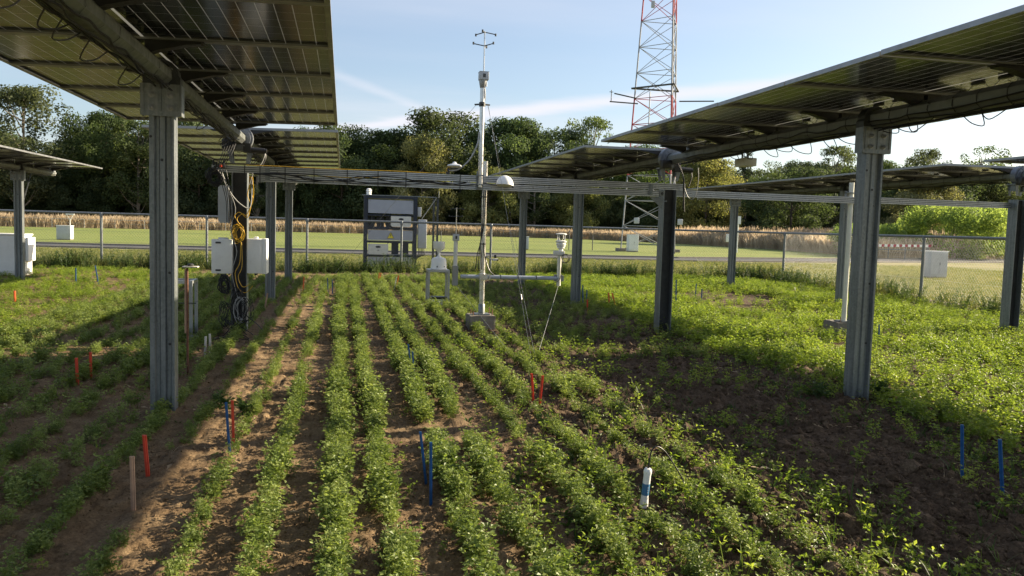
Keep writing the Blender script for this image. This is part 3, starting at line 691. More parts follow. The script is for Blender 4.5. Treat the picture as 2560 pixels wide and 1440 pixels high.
for z in (1.12, 1.42, 1.86): q = MB(); q.lathe([(.05, -.008), (.055, -.006), (.055, .006), (.05, .008)], n=12); q.build('cable_strap', M['black'], lp, (-.01, -.01, z))
# left arm end: holder with a second anemometer
b = MB(); b.tube((-.445, -.075, .46), (-.445, -.075, 1.16), .032, n=12); b.build('holder_pipe', M['offwhite'], lp)
b = MB(); b.box((-.445, -.075, .62), (.085, .09, .30)); b.build('holder_bracket', M['frame'], lp)
sonic('ultrasonic_anemometer', (1.722, 12.585, 1.405), 'small ultrasonic anemometer on the left end of the pole\'s side arm', .11, .72)
# right arm end: weather station
b = MB(); b.tube((1.235, -.075, .48), (1.235, -.075, 1.00), .033, n=12); b.build('holder_pipe', M['cream'], lp)
b = MB(); b.box((1.235, -.03, .60), (.13, .05, .11)); b.box((1.235, -.075, .60), (.16, .02, .09)); b.build('holder_bracket', M['frame'], lp)
ws = empty('weather_station', (3.42, 12.585, 1.22), 0, 'white compact weather station on the right end of the side arm', 'weather station')
b = MB(); b.cbox((-.03, 0, .03), (.17, .10, .075), .01); b.build('mount', M['offwhite'], ws)
b = MB(); b.lathe([(.0, .055), (.035, .06), (.035, .10), (.055, .105), (.062, .115), (.055, .125), (.065, .13), (.072, .142), (.065, .152), (.075, .158), (.082, .172), (.074, .184), (.06, .19), (.085, .205), (.09, .225), (.06, .235), (.06, .24)], n=22); b.build('radiation_shield', M['white'], ws)
b = MB(); b.lathe([(.0, .325), (.082, .325), (.09, .332), (.088, .342), (.04, .352), (0, .354)], n=22); b.build('top_cap', M['white'], ws)
for k in range(4):
    a = R(45 + 90 * k); q = MB(); q.tube((.065 * math.cos(a), .065 * math.sin(a), .235), (.07 * math.cos(a), .07 * math.sin(a), .33), .006, n=6); q.build('strut', M['white'], ws)
    q = MB(); q.tube((.04 * math.cos(a + .6), .04 * math.sin(a + .6), .235), (.04 * math.cos(a + .6), .04 * math.sin(a + .6), .262), .010, n=8); q.build('transducer', M['black'], ws)
rd = random.Random(9); b = MB()
for k in range(3): b.path([(.06 + .05 * math.cos(t) * (1 + .2 * k) + rd.uniform(-.01, .01), -.06 - .01 * k, -.05 + .07 * math.sin(t)) for t in np.linspace(0, 5.6, 9)], .005, 5, 4, closed=True)
b.path([(.04, -.05, .02), (.0, -.06, -.2), (-.02, -.04, -.4), (-.2, -.03, -.49)], .005, 5, 4); b.build('cable_loop', M['cable'], ws)
cm = empty('field_camera', (2.22, 12.60, 1.13), 0, 'tiny camera on a bracket beside the pole, above the side arm', 'camera')
b = MB(); b.tube((-.03, 0, .04), (.09, -.02, -.01), .008, n=7); b.tube((-.03, 0, .045), (.06, -.01, .045), .005, n=6); b.build('bracket', M['frame'], cm)
b = MB(); b.cbox((.13, -.03, -.005), (.09, .05, .035), .008); b.build('housing', M['offwhite'], cm); b = MB(); b.cbox((.13, -.03, .045), (.035, .035, .05), .006); b.tube((.165, -.06, -.01), (.165, -.05, -.01), .014, n=10); b.build('lens', M['black'], cm)

# guy lines with their tensioners
def guy(a, bpt, label, tens=None, r=.0024, double=False):
    t = empty('guy_line', (0, 0, 0), 0, label, 'guy line', 'guy lines of the instrument mast'); A = Vector(a); B = Vector(bpt)
    q = MB(); q.tube(A, B, r, n=5)
    if double: q.tube(A + Vector((.012, 0, .0)) + (B - A) * .5, B + Vector((.05, 0, .0)), r, n=5)
    q.build('rope', M['grey_cable'], t)
    for k in (tens or []):
        p = A + (B - A) * k; d = (B - A).normalized(); q = MB(); q.tube(p - d * .035, p + d * .035, .016, .010, n=7); q.build('tensioner', M['black'], t)
    q = MB(); q.tube(B + Vector((0, 0, .03)), B - Vector((0, 0, .12)), .010, n=6); q.build('ground_peg', M['dark'], t); return t
CL = (1.912, 11.552, 3.37)
guy((CL[0] + .08, CL[1] - .03, CL[2]), (2.29, 9.62, .02), 'guy line running down in front of the side arm to the near peg', [.78], double=True)
guy((CL[0] + .085, CL[1] + .03, CL[2]), (3.62, 15.5, .02), 'guy line running back to the right behind the side arm', [.45])
guy((CL[0] - .08, CL[1] + .03, CL[2]), (-.55, 18.6, .02), 'guy line from the mast running back to the left behind the beam')
guy((3.40, 12.585, .74), (2.36, 9.66, .02), 'pale line slanting from the weather station down to the near peg')
guy((1.722, 12.585, .74), (2.08, 9.50, .02), 'thin line slanting from the left arm end across the concrete footing')

# pyranometer and white dome on the beam
pyr = empty('pyranometer', (1.54, 11.60, 2.372), 0, 'small white radiation sensor with a disc shield standing on the crossbeam', 'sensor')
b = MB(); b.box((-.09, 0, .035), (.05, .05, .075)); b.box((-.02, 0, .085), (.16, .02, .02)); b.build('bracket', M['dark'], pyr)
b = MB(); b.lathe([(.0, .095), (.05, .098), (.10, .112), (.105, .122), (.09, .134), (.045, .148), (.03, .152), (.026, .165), (.015, .176), (0, .18)], n=22); b.build('disc_shield', M['white'], pyr)
b = MB(); b.path([(-.10, -.02, .03), (-.12, -.03, .06), (-.09, -.02, .10), (-.06, -.01, .08)], .006, 6, 4); b.build('lead', M['yellow'], pyr)
dm = empty('dome_shade', (2.252, 11.47, 2.235), 0, 'white half-dome cover hanging on the front of the crossbeam', 'dome cover')
b = MB(); pr = [(.128 * math.cos(t), .145 * math.sin(t)) for t in np.linspace(0, 1.53, 9)]; b.lathe([(.0, .0), (.12, 0)] + pr + [(0, .1452)], n=24); ob = b.build('dome', M['white'], dm); ob.rotation_euler = (R(-6), R(4), 0)
b = MB(); b.tube((-.11, .02, .0), (-.30, .10, .03), .006, n=6); b.tube((.05, .06, .06), (.05, .14, .06), .010, n=6); b.build('support_arm', M['black'], dm); b = MB(); b.cbox((.115, -.03, -.015), (.022, .03, .03), .005); b.build('lock_knob', M['black'], dm)

# white pole on its block near the far right tracker
block(8.19, 12.10, .42, .40, .235, 'concrete footing block under the slim cream pole', 2)
wp = empty('support_pole', (8.19, 12.035, .235), 0, 'slim cream pole on a concrete footing, topped above the pale crossbeam', 'pole')
b = MB(); b.tube((0, 0, 0), (0, 0, 2.30), .040, n=14); b.build('pole', M['cream'], wp)
b = MB(); b.box((0, 0, .008), (.22, .22, .016)); 
for z in (2.04, 2.13): b.box((-.02, .0, z), (.15, .10, .014))
b.box((-.085, .02, 2.04), (.02, .05, .24)); b.build('pipe_clamp', M['galv'], wp)
for sx in (-1, 1): q = MB(); q.tube((sx * .13, -.1, 0), (sx * .13, -.1, .09), .008, n=6); q.build('anchor_bolt', M['rust'], wp)

# ================================================================ rain gauge on its stand, crate beneath
st = empty('gauge_stand', (1.889, 16.40, 0), 0, 'square aluminium stand carrying the white rain gauge', 'stand')
for sx in (-1, 1):
    for sy in (-1, 1): q = MB(); q.prism([(-.02, -.02), (-.006, -.02), (-.006, -.013), (.006, -.013), (.006, -.02), (.02, -.02), (.02, .02), (-.02, .02)], 'z', -.05, .70); q.build('leg', M['alu'], st, (sx * .20, sy * .20, 0))
b = MB()
for s in (-1, 1): b.box((0, s * .20, .72), (.44, .04, .04)); b.box((s * .20, 0, .7205), (.04, .36, .038))
b.box((0, 0, .744), (.42, .42, .006)); b.build('top_frame', M['alu'], st)
rg = empty('rain_gauge', (1.905, 16.40, .748), 0, 'white rain gauge with funnel top on the aluminium stand', 'rain gauge')
b = MB(); b.lathe([(.0, .0), (.165, .0), (.17, .01), (.162, .03), (.160, .10), (.150, .19), (.13, .225), (.06, .245), (.028, .27), (.024, .30)], n=26); b.build('body', M['white'], rg)
b = MB(); b.lathe([(.024, .29), (.024, .33), (.045, .37), (.10, .405), (.117, .43), (.122, .56), (.118, .56), (.10, .44), (.02, .40)], n=26); b.build('funnel', M['white'], rg)
b = MB(); b.box((-.05, -.17, .06), (.02, .012, .03)); b.tube((.10, -.13, .06), (.10, -.15, .06), .010, n=6); b.build('latch', M['dark'], rg)
cr = empty('battery_crate', (1.90, 16.33, 0), 0, 'beige plastic crate with black lid under the rain gauge stand', 'crate')
b = MB(); b.prism([(-.14, 0), (.14, 0), (.155, .15), (-.155, .15)], 'y', -.11, .11); b.build('tub', M['offwhite'], cr); b = MB(); b.cbox((0, 0, .175), (.32, .24, .05), .012); b.build('lid', M['black'], cr)
b = MB(); b.path([(.16, -.12, .2), (.05, -.3, .05), (-.4, -.5, .12), (-.8, -.7, .03), (-1.1, -.9, .05)], .007, 6, 6); b.build('lead', M['cable'], cr)
# ================================================================ boxes and cables on the left drive post (post axis -1.417, 11.94)
def enclosure(name, loc, rz, w_, d_, h_, label, mat='white', hinge=True):
    t = empty(name, loc, rz, label, 'equipment box'); b = MB(); b.cbox((0, d_ * .12, h_ / 2), (w_, d_ * .76, h_), .012); bo = b.build('body', M[mat], t)
    b = MB(); b.cbox((0, -d_ * .37, h_ / 2), (w_ + .012, d_ * .24, h_ + .012), .012); do = b.build('lid', M[mat], t)
    if hinge:
        for z in (.09, .91): q = MB(); q.cbox((-w_ * .18, -d_ * .5, h_ * z), (.07, .018, .024), .004); q.build('latch', M['dark'], do)
    b = MB(); b.cbox((0, d_ * .1, h_ + .012), (w_ * .5, .05, .03), .006); b.build('mount_ear', M[mat], t)
    for x in (-.25, .1, .3): q = MB(); q.tube((x * w_, d_ * .1, -.03), (x * w_, d_ * .1, .0), .014, n=8); q.build('cable_gland', M['black'], t)
    return t
enclosure('equipment_box', (-1.640, 11.92, .893), R(0), .265, .26, .465, 'white equipment box with two latches on the left side of the drive post')
enclosure('equipment_box', (-1.175, 11.96, .893), R(90), .30, .27, .485, 'white equipment box with sunlit lid on the right side of the drive post', hinge=False)
gp = empty('switch_box', (-1.625, 11.93, 1.59), 0, 'flat grey box with cut corners high on the left side of the drive post', 'equipment box')
b = MB(); ch = .03; b.prism([(-.074, ch), (-.074 + ch, 0), (.074, 0), (.074, .515), (-.074 + ch, .515), (-.074, .515 - ch)], 'y', -.08, .06); b.build('body', M['lgrey'], gp)
b = MB(); b.box((.066, -.083, .26), (.012, .006, .50)); b.build('edge_strip', M['white'], gp)
def coil(c, rx, rz, n, seed, r, jit=.012, dy=.02, turns=None):
    rd = random.Random(seed); q = MB()
    for k in range(n):
        ph = rd.uniform(0, 6.28); sx = rx * rd.uniform(.72, 1.1); sz = rz * rd.uniform(.72, 1.1); ox = rd.gauss(0, jit); oz = rd.gauss(0, jit); oy = -dy * rd.random()
        q.path([(c[0] + ox + sx * math.cos(ph + t) + rd.gauss(0, jit * .4), c[1] + oy + rd.gauss(0, .004), c[2] + oz + sz * math.sin(ph + t) + rd.gauss(0, jit * .4)) for t in np.linspace(0, 5.7, 11)], r, 5, 4, closed=True)
    return q
t = empty('yellow_cable_coil', (-1.42, 11.80, 1.45), 0, 'coiled yellow cable hung on the front of the drive post', 'cable')
coil((0, 0, .0), .062, .13, 8, 1, .0042, .015).build('coil', M['yellow'], t)
b = MB(); b.path([(0.02, -.02, .12), (-.02, -.03, .20), (.05, -.03, .27), (.10, -.02, .25), (.14, -.02, .33), (.19, -.03, .48), (.15, -.05, .62), (.17, -.10, .78)], .0055, 6, 5)
b.path([(.0, -.02, .15), (-.05, -.03, .24), (.02, -.035, .29), (.12, -.03, .22), (.17, -.02, .42), (.20, -.03, .55), (.19, -.08, .78)], .0055, 6, 5); b.path([(.17, -.02, .40), (.12, -.02, .52), (.14, -.06, .66), (.15, -.1, .78)], .0055, 6, 5); b.build('riser', M['yellow'], t)
b = MB(); b.path([(.03, -.02, -.12), (.02, -.03, -.4), (-.04, -.03, -.55), (0.0, -.04, -.75), (.10, -.06, -.82), (.2, -.08, -.72)], .005, 6, 5); b.path([(.04, -.02, -.12), (.05, -.03, -.45), (.0, -.03, -.60), (.06, -.04, -.74), (.16, -.06, -.70)], .005, 6, 5); b.build('tail', M['yellow'], t)
t = empty('black_cable_bundle', (-1.45, 11.78, .45), 0, 'tangled black cables looped around the foot of the drive post', 'cable')
coil((.03, 0, .02), .075, .20, 12, 3, .005, .02, .04).build('coil', M['cable'], t); coil((-.13, -.02, -.14), .06, .17, 9, 4, .004, .03, .05).build('tangle', M['cable'], t); coil((.15, -.02, -.06), .055, .15, 7, 5, .004, .03, .05).build('tangle', M['cable'], t)
coil((-.14, 0, .30), .06, .11, 12, 6, .007, .025, .05).build('bunch', M['cable'], t)
rd = random.Random(8); b = MB()
for k in range(9):
    a = rd.uniform(-2.8, .1); ln = rd.uniform(.25, .75); b.path([(rd.uniform(-.2, .2), -.05, -.2), (rd.uniform(-.25, .25), -.1, -.41), (.5 * ln * math.cos(a), .5 * ln * math.sin(a) - .06, -.42 + rd.uniform(0, .05)), (ln * math.cos(a), ln * math.sin(a) - .06, -.425)], .006, 5, 5)
b.path([(.1, -.05, -.1), (.32, -.1, -.28), (.38, -.15, -.41), (.1, -.5, -.42), (-.3, -.9, -.415)], .006, 5, 5); b.build('trailing_lead', M['cable'], t)
t = empty('grey_cable_coil', (-1.40, 11.75, .40), 0, 'pale grey cable coiled low on the front of the drive post', 'cable'); coil((.0, 0, 0), .075, .17, 6, 12, .005, .02, .02).build('coil', M['grey_cable'], t)
b = MB(); b.path([(-.02, .0, .15), (-.10, .02, .5), (-.04, .02, .8), (-.12, .02, 1.1), (-.06, .03, 1.4), (-.2, .0, 1.75), (-.28, -.1, 1.95)], .005, 5, 5); b.path([(-.25, -.1, 1.95), (-.12, -.08, 1.62), (.02, -.06, 1.45), (.14, -.02, 1.42), (.16, 0, 1.75), (.17, -.05, 1.95)], .008, 6, 5); b.path([(.34, -.1, 2.15), (.30, -.12, 2.02), (.20, -.12, 1.9), (.13, -.05, 1.72)], .006, 5, 5); b.build('riser', M['grey_cable'], t)
t = empty('connector_bunch', (-1.66, 11.56, 2.30), 0, 'bunch of dark connectors and looped leads at the left end of the double beam', 'cable')
coil((-.03, -.02, -.11), .09, .10, 14, 21, .0055, .02, .06).build('loops', M['cable'], t); rd = random.Random(4); b = MB()
for k in range(12): b.cbox((rd.uniform(-.06, .10), rd.uniform(-.08, 0), rd.uniform(-.02, .10)), (.02, .02, rd.uniform(.04, .08)), .004)
b.build('connectors', M['black'], t); b = MB(); b.cbox((.05, -.085, .045), (.028, .02, .03), .005); b.build('red_plug', M['red'], t)
b = MB()
for k in range(5): b.path([(.02 + .02 * k, -.03, .08), (.06 + .03 * k, -.02, .22), (.10 + .03 * k, .1, .38)], .006, 5, 4)
for k in range(4): b.path([(.02 + .03 * k, -.03, 0), (.06 + .03 * k, -.04, -.2), (.10 + .02 * k, .05, -.42), (.09 + .02 * k, .2, -.7)], .005, 5, 4)
b.build('leads', M['cable'], t)

# leads dangling at the right drive post
t = empty('hanging_leads', (4.94, 11.56, 2.3), 0, 'dark leads and a grey loop hanging in front of the right drive post', 'cable')
b = MB(); b.path([(.03, 0.05, .35), (.05, -.06, .15), (.06, -.08, -.10), (.08, -.08, -.35)], .010, 6, 5); b.path([(.0, .05, .38), (.06, -.07, .12), (.055, -.08, -.15), (.06, -.07, -.30)], .007, 6, 5); b.build('lead', M['cable'], t)
b = MB(); b.path([(.07, -.08, .0), (.12, -.09, -.12), (.19, -.09, -.16), (.26, -.08, -.08), (.30, -.05, .15), (.31, 0, .32)], .006, 6, 6); b.build('loop', M['grey_cable'], t)
cb3 = empty('string_box', (5.42, 10.4, 2.575), 0, 'small grey box hanging under the tube of the right tracker', 'equipment box')
b = MB(); b.cbox((0, 0, .05), (.18, .30, .11), .01); b.build('body', M['offwhite'], cb3); b = MB(); b.box((0, -.06, .14), (.02, .02, .10)); b.box((0, .1, .14), (.02, .02, .10)); b.build('hanger', M['galv'], cb3)

# ================================================================ alu frame, rod with tray
t = empty('frame_table', (-2.16, 11.75, 0), 0, 'bare aluminium frame table behind the near left post', 'stand')
for sx, sy in ((-1, -1), (1, -1), (-1, 1), (1, 1)): q = MB(); q.prism([(-.02, -.02), (-.007, -.02), (-.007, -.012), (.007, -.012), (.007, -.02), (.02, -.02), (.02, .02), (-.02, .02)], 'z', -.05, .76); q.build('leg', M['alu'], t, (sx * .16, sy * .20, 0))
b = MB()
for s in (-1, 1): b.box((0, s * .20, .78), (.36, .04, .04)); b.box((s * .16, 0, .781), (.04, .36, .038)); 
b.build('top_frame', M['alu'], t)
b = MB(); b.box((0, -.40, .06), (.60, .04, .04)); b.box((0, -.33, .025), (.66, .04, .04)); b.build('loose_rail', M['alu'], t)
b = MB(); b.box((0.02, -.235, .50), (.42, .008, .012)); b.build('strap', M['black'], t)
t = empty('marker_rod', (-1.562, 8.83, 0), 0, 'rusty thin rod with a small flat tray on top beside the near left post', 'rod')
b = MB(); b.tube((0, 0, -.05), (-.004, 0, 1.13), .0115, n=8); b.build('rod', M['rust'], t); b = MB(); b.tube((-.028, .05, .45), (-.028, .05, 1.12), .012, n=7); b.build('wood_slat', M['wood'], t)
b = MB(); b.cbox((.03, 0, 1.145), (.15, .10, .012), .003); b.build('tray', M['palewood'], t); b = MB(); b.lathe([(.03, 1.152), (.034, 1.165), (.02, 1.178), (0, 1.18)], (.03, 0, 0), n=14); b.build('antenna_puck', M['dark'], t)

# ================================================================ stakes
def stake(x, y, h, dx, mat, wdt, label, name='plot_stake', dy=0.0, cat='stake'):
    z0 = float(soil_h(x, y)); b = MB(); t = wdt * .5
    vs = []
    for k, (zz, sc) in enumerate(((-.10, .35), (-.02, 1), (h, 1))):
        f = zz / h; vs += [(dx * f + sx * wdt / 2 * sc, dy * f + sy * t / 2 * sc, zz) for sx, sy in ((-1, -1), (1, -1), (1, 1), (-1, 1))]
    fs = [(0, 3, 2, 1), (8, 9, 10, 11)] + [(4 * k + i, 4 * k + (i + 1) % 4, 4 * k + 4 + (i + 1) % 4, 4 * k + 4 + i) for k in range(2) for i in range(4)]
    b.add(vs, fs); b.box((dx * .5, dy * .5 - t * .75, h * .5), (wdt * .28, t * .5, h * .96), Matrix.Rotation(math.atan2(dx, h), 3, 'Y'))
    o = b.build(name, M[mat], None, (x, y, z0 - .004)); return tag(o, label, cat, 'plot marker stakes in the field')
ST = [(-2.47, 8.34, .255, -.008, 'red', .024, 'red stake in the shaded rows left of the near post, left one of the pair'), (-2.44, 8.66, .27, -.005, 'red', .022, 'red stake in the shaded rows left of the near post, right one of the pair'),
 (-1.17, 5.29, .26, -.02, 'red', .024, 'red stake standing right behind the pale wooden stake'), (-.75, 5.98, .32, -.009, 'red', .018, 'slender red stake beside a blue one on the sandy strip'),
 (1.73, 7.16, .255, -.023, 'red', .022, 'red stake leaning left, left one of the crossed-looking pair in the middle rows'), (1.73, 6.92, .295, .022, 'red', .022, 'red stake leaning right, right one of the crossed-looking pair in the middle rows'),
 (-5.87, 16.32, .23, -.003, 'orange', .034, 'orange stake alone in the green plot at far left'), (-.89, 19.14, .37, .023, 'orange', .028, 'orange stake at the far end of the leftmost sunlit row'),
 (.94, 22.18, .28, .028, 'orange', .028, 'orange stake at the far row ends in front of the dark cabinet, left of two'), (1.01, 22.78, .25, .029, 'orange', .026, 'orange stake at the far row ends in front of the dark cabinet, right of two'),
 (1.28, 19.89, .36, .052, 'orange', .028, 'orange stake leaning beside a pale slat left of the rain gauge'), (4.61, 14.85, .28, -.018, 'red', .026, 'red stake right of the third post in the right tracker\'s shade'),
 (5.57, 16.41, .285, -.029, 'orange', .028, 'orange stake behind the right drive post, left of a close pair'), (5.70, 16.42, .27, -.073, 'orange', .028, 'orange stake behind the right drive post, leaning right one of a close pair')]
for x, y, h, dx, mt, wd, lb in ST: stake(x, y, h, dx, mt, wd, lb)
for x, y, h, dx, wd, lb in [(-.74, 5.70, .35, -.024, .016, 'blue stake beside the slender red one on the sandy strip'), (.74, 8.31, .305, -.026, .016, 'blue stake in the middle rows, shorter right one of a pair'), (.74, 8.64, .335, -.045, .016, 'blue stake in the middle rows, taller left one of a pair'),
 (.53, 4.98, .34, -.044, .016, 'near blue stake leaning left between the front rows'), (.52, 4.61, .38, -.008, .017, 'nearest blue stake standing upright between the front rows'), (4.09, 4.60, .37, -.03, .020, 'blue stake in the right shade, left of the two'), (4.11, 4.28, .36, -.05, .022, 'blue stake in the right shade, right of the two'),
 (8.22, 11.14, .255, -.018, .022, 'blue stake beside the concrete footing of the cream pole'), (7.06, 16.36, .60, -.019, .022, 'tall thin blue stake right of the right drive post'), (8.10, 17.33, .37, 0, .022, 'blue stake near the third post of the far right tracker, nearer one'), (8.67, 18.90, .35, .004, .022, 'blue stake near the third post of the far right tracker, farther one'),
 (5.05, 16.62, .43, -.025, .022, 'blue stake right behind the third post of the right tracker'), (5.21, 16.90, .32, 0, .022, 'short blue stake behind the third post of the right tracker'), (-.31, 18.38, .36, -.021, .02, 'blue stake among the far sunlit rows left of the cabinet'), (-.22, 18.6, .34, -.01, .02, 'blue stake among the far sunlit rows, right neighbour of another'),
 (-6.05, 20.4, .42, .0, .024, 'upright blue stake by the fence at far left'), (-5.62, 20.6, .46, -.07, .024, 'slanting blue stake by the fence at far left')]: stake(x, y, h, dx, 'blue', wd, lb)
stake(-1.12, 4.72, .31, -.006, 'wood', .024, 'pale wooden stake at the lower left edge of the shade', 'wooden_stake')
stake(-1.36, 15.04, .285, .047, 'wood', .028, 'leaning wooden stake behind the left drive post', 'wooden_stake')
stake(-1.56, 9.88, .25, .009, 'palewood', .024, 'bleached wooden stake near the rod, nearer of two', 'wooden_stake'); stake(-1.54, 10.16, .245, -.009, 'palewood', .024, 'bleached wooden stake near the rod, farther of two', 'wooden_stake')
stake(1.22, 19.7, .34, .05, 'palewood', .026, 'pale slat leaning beside the orange stake left of the rain gauge', 'wooden_stake')

# ================================================================ soil probe
t = empty('soil_probe', (1.755, 4.41, float(soil_h(1.755, 4.41)) + .03), 0, 'white soil probe with blue band and black cable in the front rows', 'soil probe'); t.rotation_euler = (R(4), R(3), 0)
b = MB(); b.lathe([(.0, .0), (.026, .0), (.025, .03), (.022, .06), (.0215, .195), (.024, .21), (.024, .225), (.018, .236), (.006, .238)], n=18); b.build('tube', M['white'], t)
b = MB(); b.lathe([(.0222, .075), (.0222, .145)], n=18); b.build('blue_band', M['bluelabel'], t)
b = MB(); b.tube((0, 0, .235), (.002, 0, .30), .0062, n=8); b.build('strain_relief', M['black'], t)
b = MB(); b.path([(.002, 0, .29), (.012, .005, .345), (.045, .012, .365), (.11, .03, .325), (.22, .07, .20), (.33, .10, .06), (.37, .06, .02), (.34, -.06, .012), (.22, -.16, .015), (.0, -.20, .012), (-.25, -.22, .02)], .0042, 7, 6); b.build('cable', M['black'], t)
for z in (.095, .11, .125): q = MB(); q.box((.006, -.0226, z), (.006, .0008, .008)); q.build('print_mark', M['white'], t)

# ================================================================ near fence
FP = [(-16.6, 27.35), (-13.5, 27.35), (-10.4, 27.35), (-7.36, 27.33), (-4.25, 27.3), (-1.15, 27.25), (1.9, 27.22), (4.92, 27.2), (7.95, 27.2), (11.0, 27.15), (14.78, 25.3), (14.70, 21.75), (14.55, 18.20), (14.40, 14.7), (14.25, 11.2)]
fz = empty('chain_link_fence', (0, 27.2, 0), 0, 'grey chain-link fence with round posts and top rail around the plots', 'fence'); FH = 1.70
b = MB(); b.tube((0, 0, -.3), (0, 0, FH - .03), .040, n=10); mep = b.mesh('post', M['galv']); b = MB(); b.lathe([(.044, -.07), (.052, -.06), (.052, .02), (.044, .04), (0, .05)], n=10); mec = b.mesh('post_cap', M['galv'])
for x, y in FP: p = link('post', mep, fz, (x, y - 27.2, 0)); link('post_cap', mec, p, (0, 0, FH - .02))
for (x0, y0), (x1, y1) in zip(FP[:-1], FP[1:]): q = MB(); q.tube((x0, y0 - 27.2, FH), (x1, y1 - 27.2, FH), .034, n=10); q.build('top_rail', M['galv'], fz)
V = []; Q = []
def wire(a, b_, r):
    a = np.array(a); b_ = np.array(b_); d = b_ - a; d = d / np.linalg.norm(d); e = np.cross(d, [0.01, .02, 1]); e /= np.linalg.norm(e); g = np.cross(d, e); n0 = len(V)
    for p in (a, b_):
        for k in range(3): V.append(p + r * (e * math.cos(2.094 * k) + g * math.sin(2.094 * k)))
    for k in range(3): Q.append((n0 + k, n0 + (k + 1) % 3, n0 + 3 + (k + 1) % 3, n0 + 3 + k))
CW = .088; z0, z1 = .02, FH - .03; hgt = z1 - z0; run = hgt * .92
for (x0, y0), (x1, y1) in zip(FP[:-1], FP[1:]):
    A = np.array([x0, y0 - 27.2, 0]); D = np.array([x1 - x0, y1 - y0, 0]); ln = np.linalg.norm(D); D /= ln; nn = np.array([D[1], -D[0], 0]) * .005
    for sg in (1, -1):
        s = -run
        while s < ln + run:
            a, c = s, s + run * sg; za, zc = z0, z1     # clip to the bay
            lo, hi = 0.0, 1.0
            for t0 in (0, ln):
                pass
            ts = sorted([(0 - a) / (c - a), (ln - a) / (c - a)]); lo = max(lo, ts[0]); hi = min(hi, ts[1])
            if hi - lo > .02:
                pa = A + D * (a + (c - a) * lo) + nn * sg + np.array([0, 0, za + (zc - za) * lo]); pb = A + D * (a + (c - a) * hi) + nn * sg + np.array([0, 0, za + (zc - za) * hi]); wire(pa, pb, .0015)
            s += CW
M['wire'] = simple('fence_wire', (0.34, 0.35, 0.35), 0.45, 0.4, 0.1, 6)
tag(link('wire_mesh', arrays_mesh('wire_mesh', V, Q, M['wire']), fz), kind='stuff')
for z in (.10, .62, 1.15): 
    q = MB(); q.path([(x, y - 27.2 - .012, z) for x, y in FP], .002, 5); q.build('tension_wire', M['wire'], fz)

# ================================================================ inverter rack behind the fence
t = empty('inverter_rack', (.70, 29.0, 0), 0, 'dark navy inverter rack with pale panels and a warning triangle behind the fence', 'cabinet')
W_ = 1.84; b = MB()
for x in (.06, W_ - .06): b.box((x, 0, 1.29), (.13, .45, 2.58)); 
b.box((W_ / 2, 0, 2.55), (W_ + .02, .5, .10)); b.box((W_ / 2, .05, 1.92), (W_ - .26, .35, .06)); b.box((W_ / 2, .05, 1.47), (W_ - .26, .35, .10)); b.box((W_ / 2, .05, .99), (W_ - .26, .35, .08)); b.box((W_ / 2, .05, .50), (W_ - .26, .35, .08)); b.box((W_ / 2, .05, .10), (W_ - .26, .35, .06)); b.build('frame', M['navy'], t)
b = MB(); b.box((W_ / 2 + .3, 0, 2.615), (W_ + .75, .06, .03)); b.box((W_ / 2, 0, 2.607), (W_ + .06, .54, .02)); b.build('roof_edge', M['galv'], t)
for z0_, z1_, n_ in ((1.99, 2.46, 1), (1.05, 1.40, 1), (.12, .46, 1)):
    q = MB(); q.box((W_ / 2, -.20, (z0_ + z1_) / 2), (W_ - .28, .03, z1_ - z0_)); pn = q.build('front_panel', M['panelgrey'], t)
    for x in (.2, W_ - .2): s = MB(); s.tube((x, -.216, z1_ - .05), (x, -.222, z1_ - .05), .012, n=8); s.build('rivet', M['dark'], pn)
for x, z in ((1.28, 1.53), (.50, .545)):
    q = MB(); w2, h2, c2 = .35, .37, .05; q.prism([(-w2 + c2, 0), (w2 - c2, 0), (w2, c2), (w2, h2), (-w2, h2), (-w2, c2)], 'y', -.28, -.05, (x, 0, z)); iv = q.build('inverter', M['offwhite'], t)
    s = MB(); s.lathe([(.09, 0), (.085, .004), (0, .004)], n=18); me = s.mesh('display', M['black']); me.transform(Matrix.Rotation(R(90), 4, 'X') @ Matrix.Diagonal((1, .42, 1, 1))); link('display', me, iv, (x, -.281, z + .27))
    s = MB(); s.box((x - .02, -.283, z + .15), (.02, .006, .025)); s.box((x + .02, -.283, z + .15), (.025, .006, .04)); s.build('indicator', M['dark'], iv)
for x in (.25, .58, .90): q = MB(); q.tube((x, .0, 1.53), (x, .0, 1.90), .035, n=10); q.box((x, .12, 1.7), (.26, .04, .36)); q.build('switch_unit', M['dark'], t)
for x in (1.1, 1.45): q = MB(); q.box((x, .05, .75), (.24, .16, .40)); q.build('switch_unit', M['navy'], t)
q = MB(); q.prism([(-.12, 0), (.12, 0), (0, .21)], 'y', -.222, -.216, (.93, 0, 1.12)); wt = q.build('warning_sign', M['warn'], t)
q = MB()
for k in range(3):
    a = [(-.12, 0), (.12, 0), (0, .21)]; p0 = Vector((a[k][0], 0, a[k][1])); p1 = Vector((a[(k + 1) % 3][0], 0, a[(k + 1) % 3][1])); q.tube(p0 + Vector((.93, -.2235, 1.12)), p1 + Vector((.93, -.2235, 1.12)), .006, n=4)
q.prism([(.0, .15), (-.02, .09), (.0, .09), (-.012, .04), (.022, .105), (.004, .105), (.018, .15)], 'y', -.225, -.2225, (.93, 0, 1.12)); q.build('lightning_mark', M['black'], wt)
q = MB(); q.cbox((W_ + .20, -.08, 1.30), (.30, .30, 1.02), .02); q.build('side_cabinet', M['lgrey'], t); q = MB(); q.cbox((W_ + .09, -.05, 2.08), (.13, .16, .33), .01); q.build('meter_box', M['lgrey'], t)
b = MB()
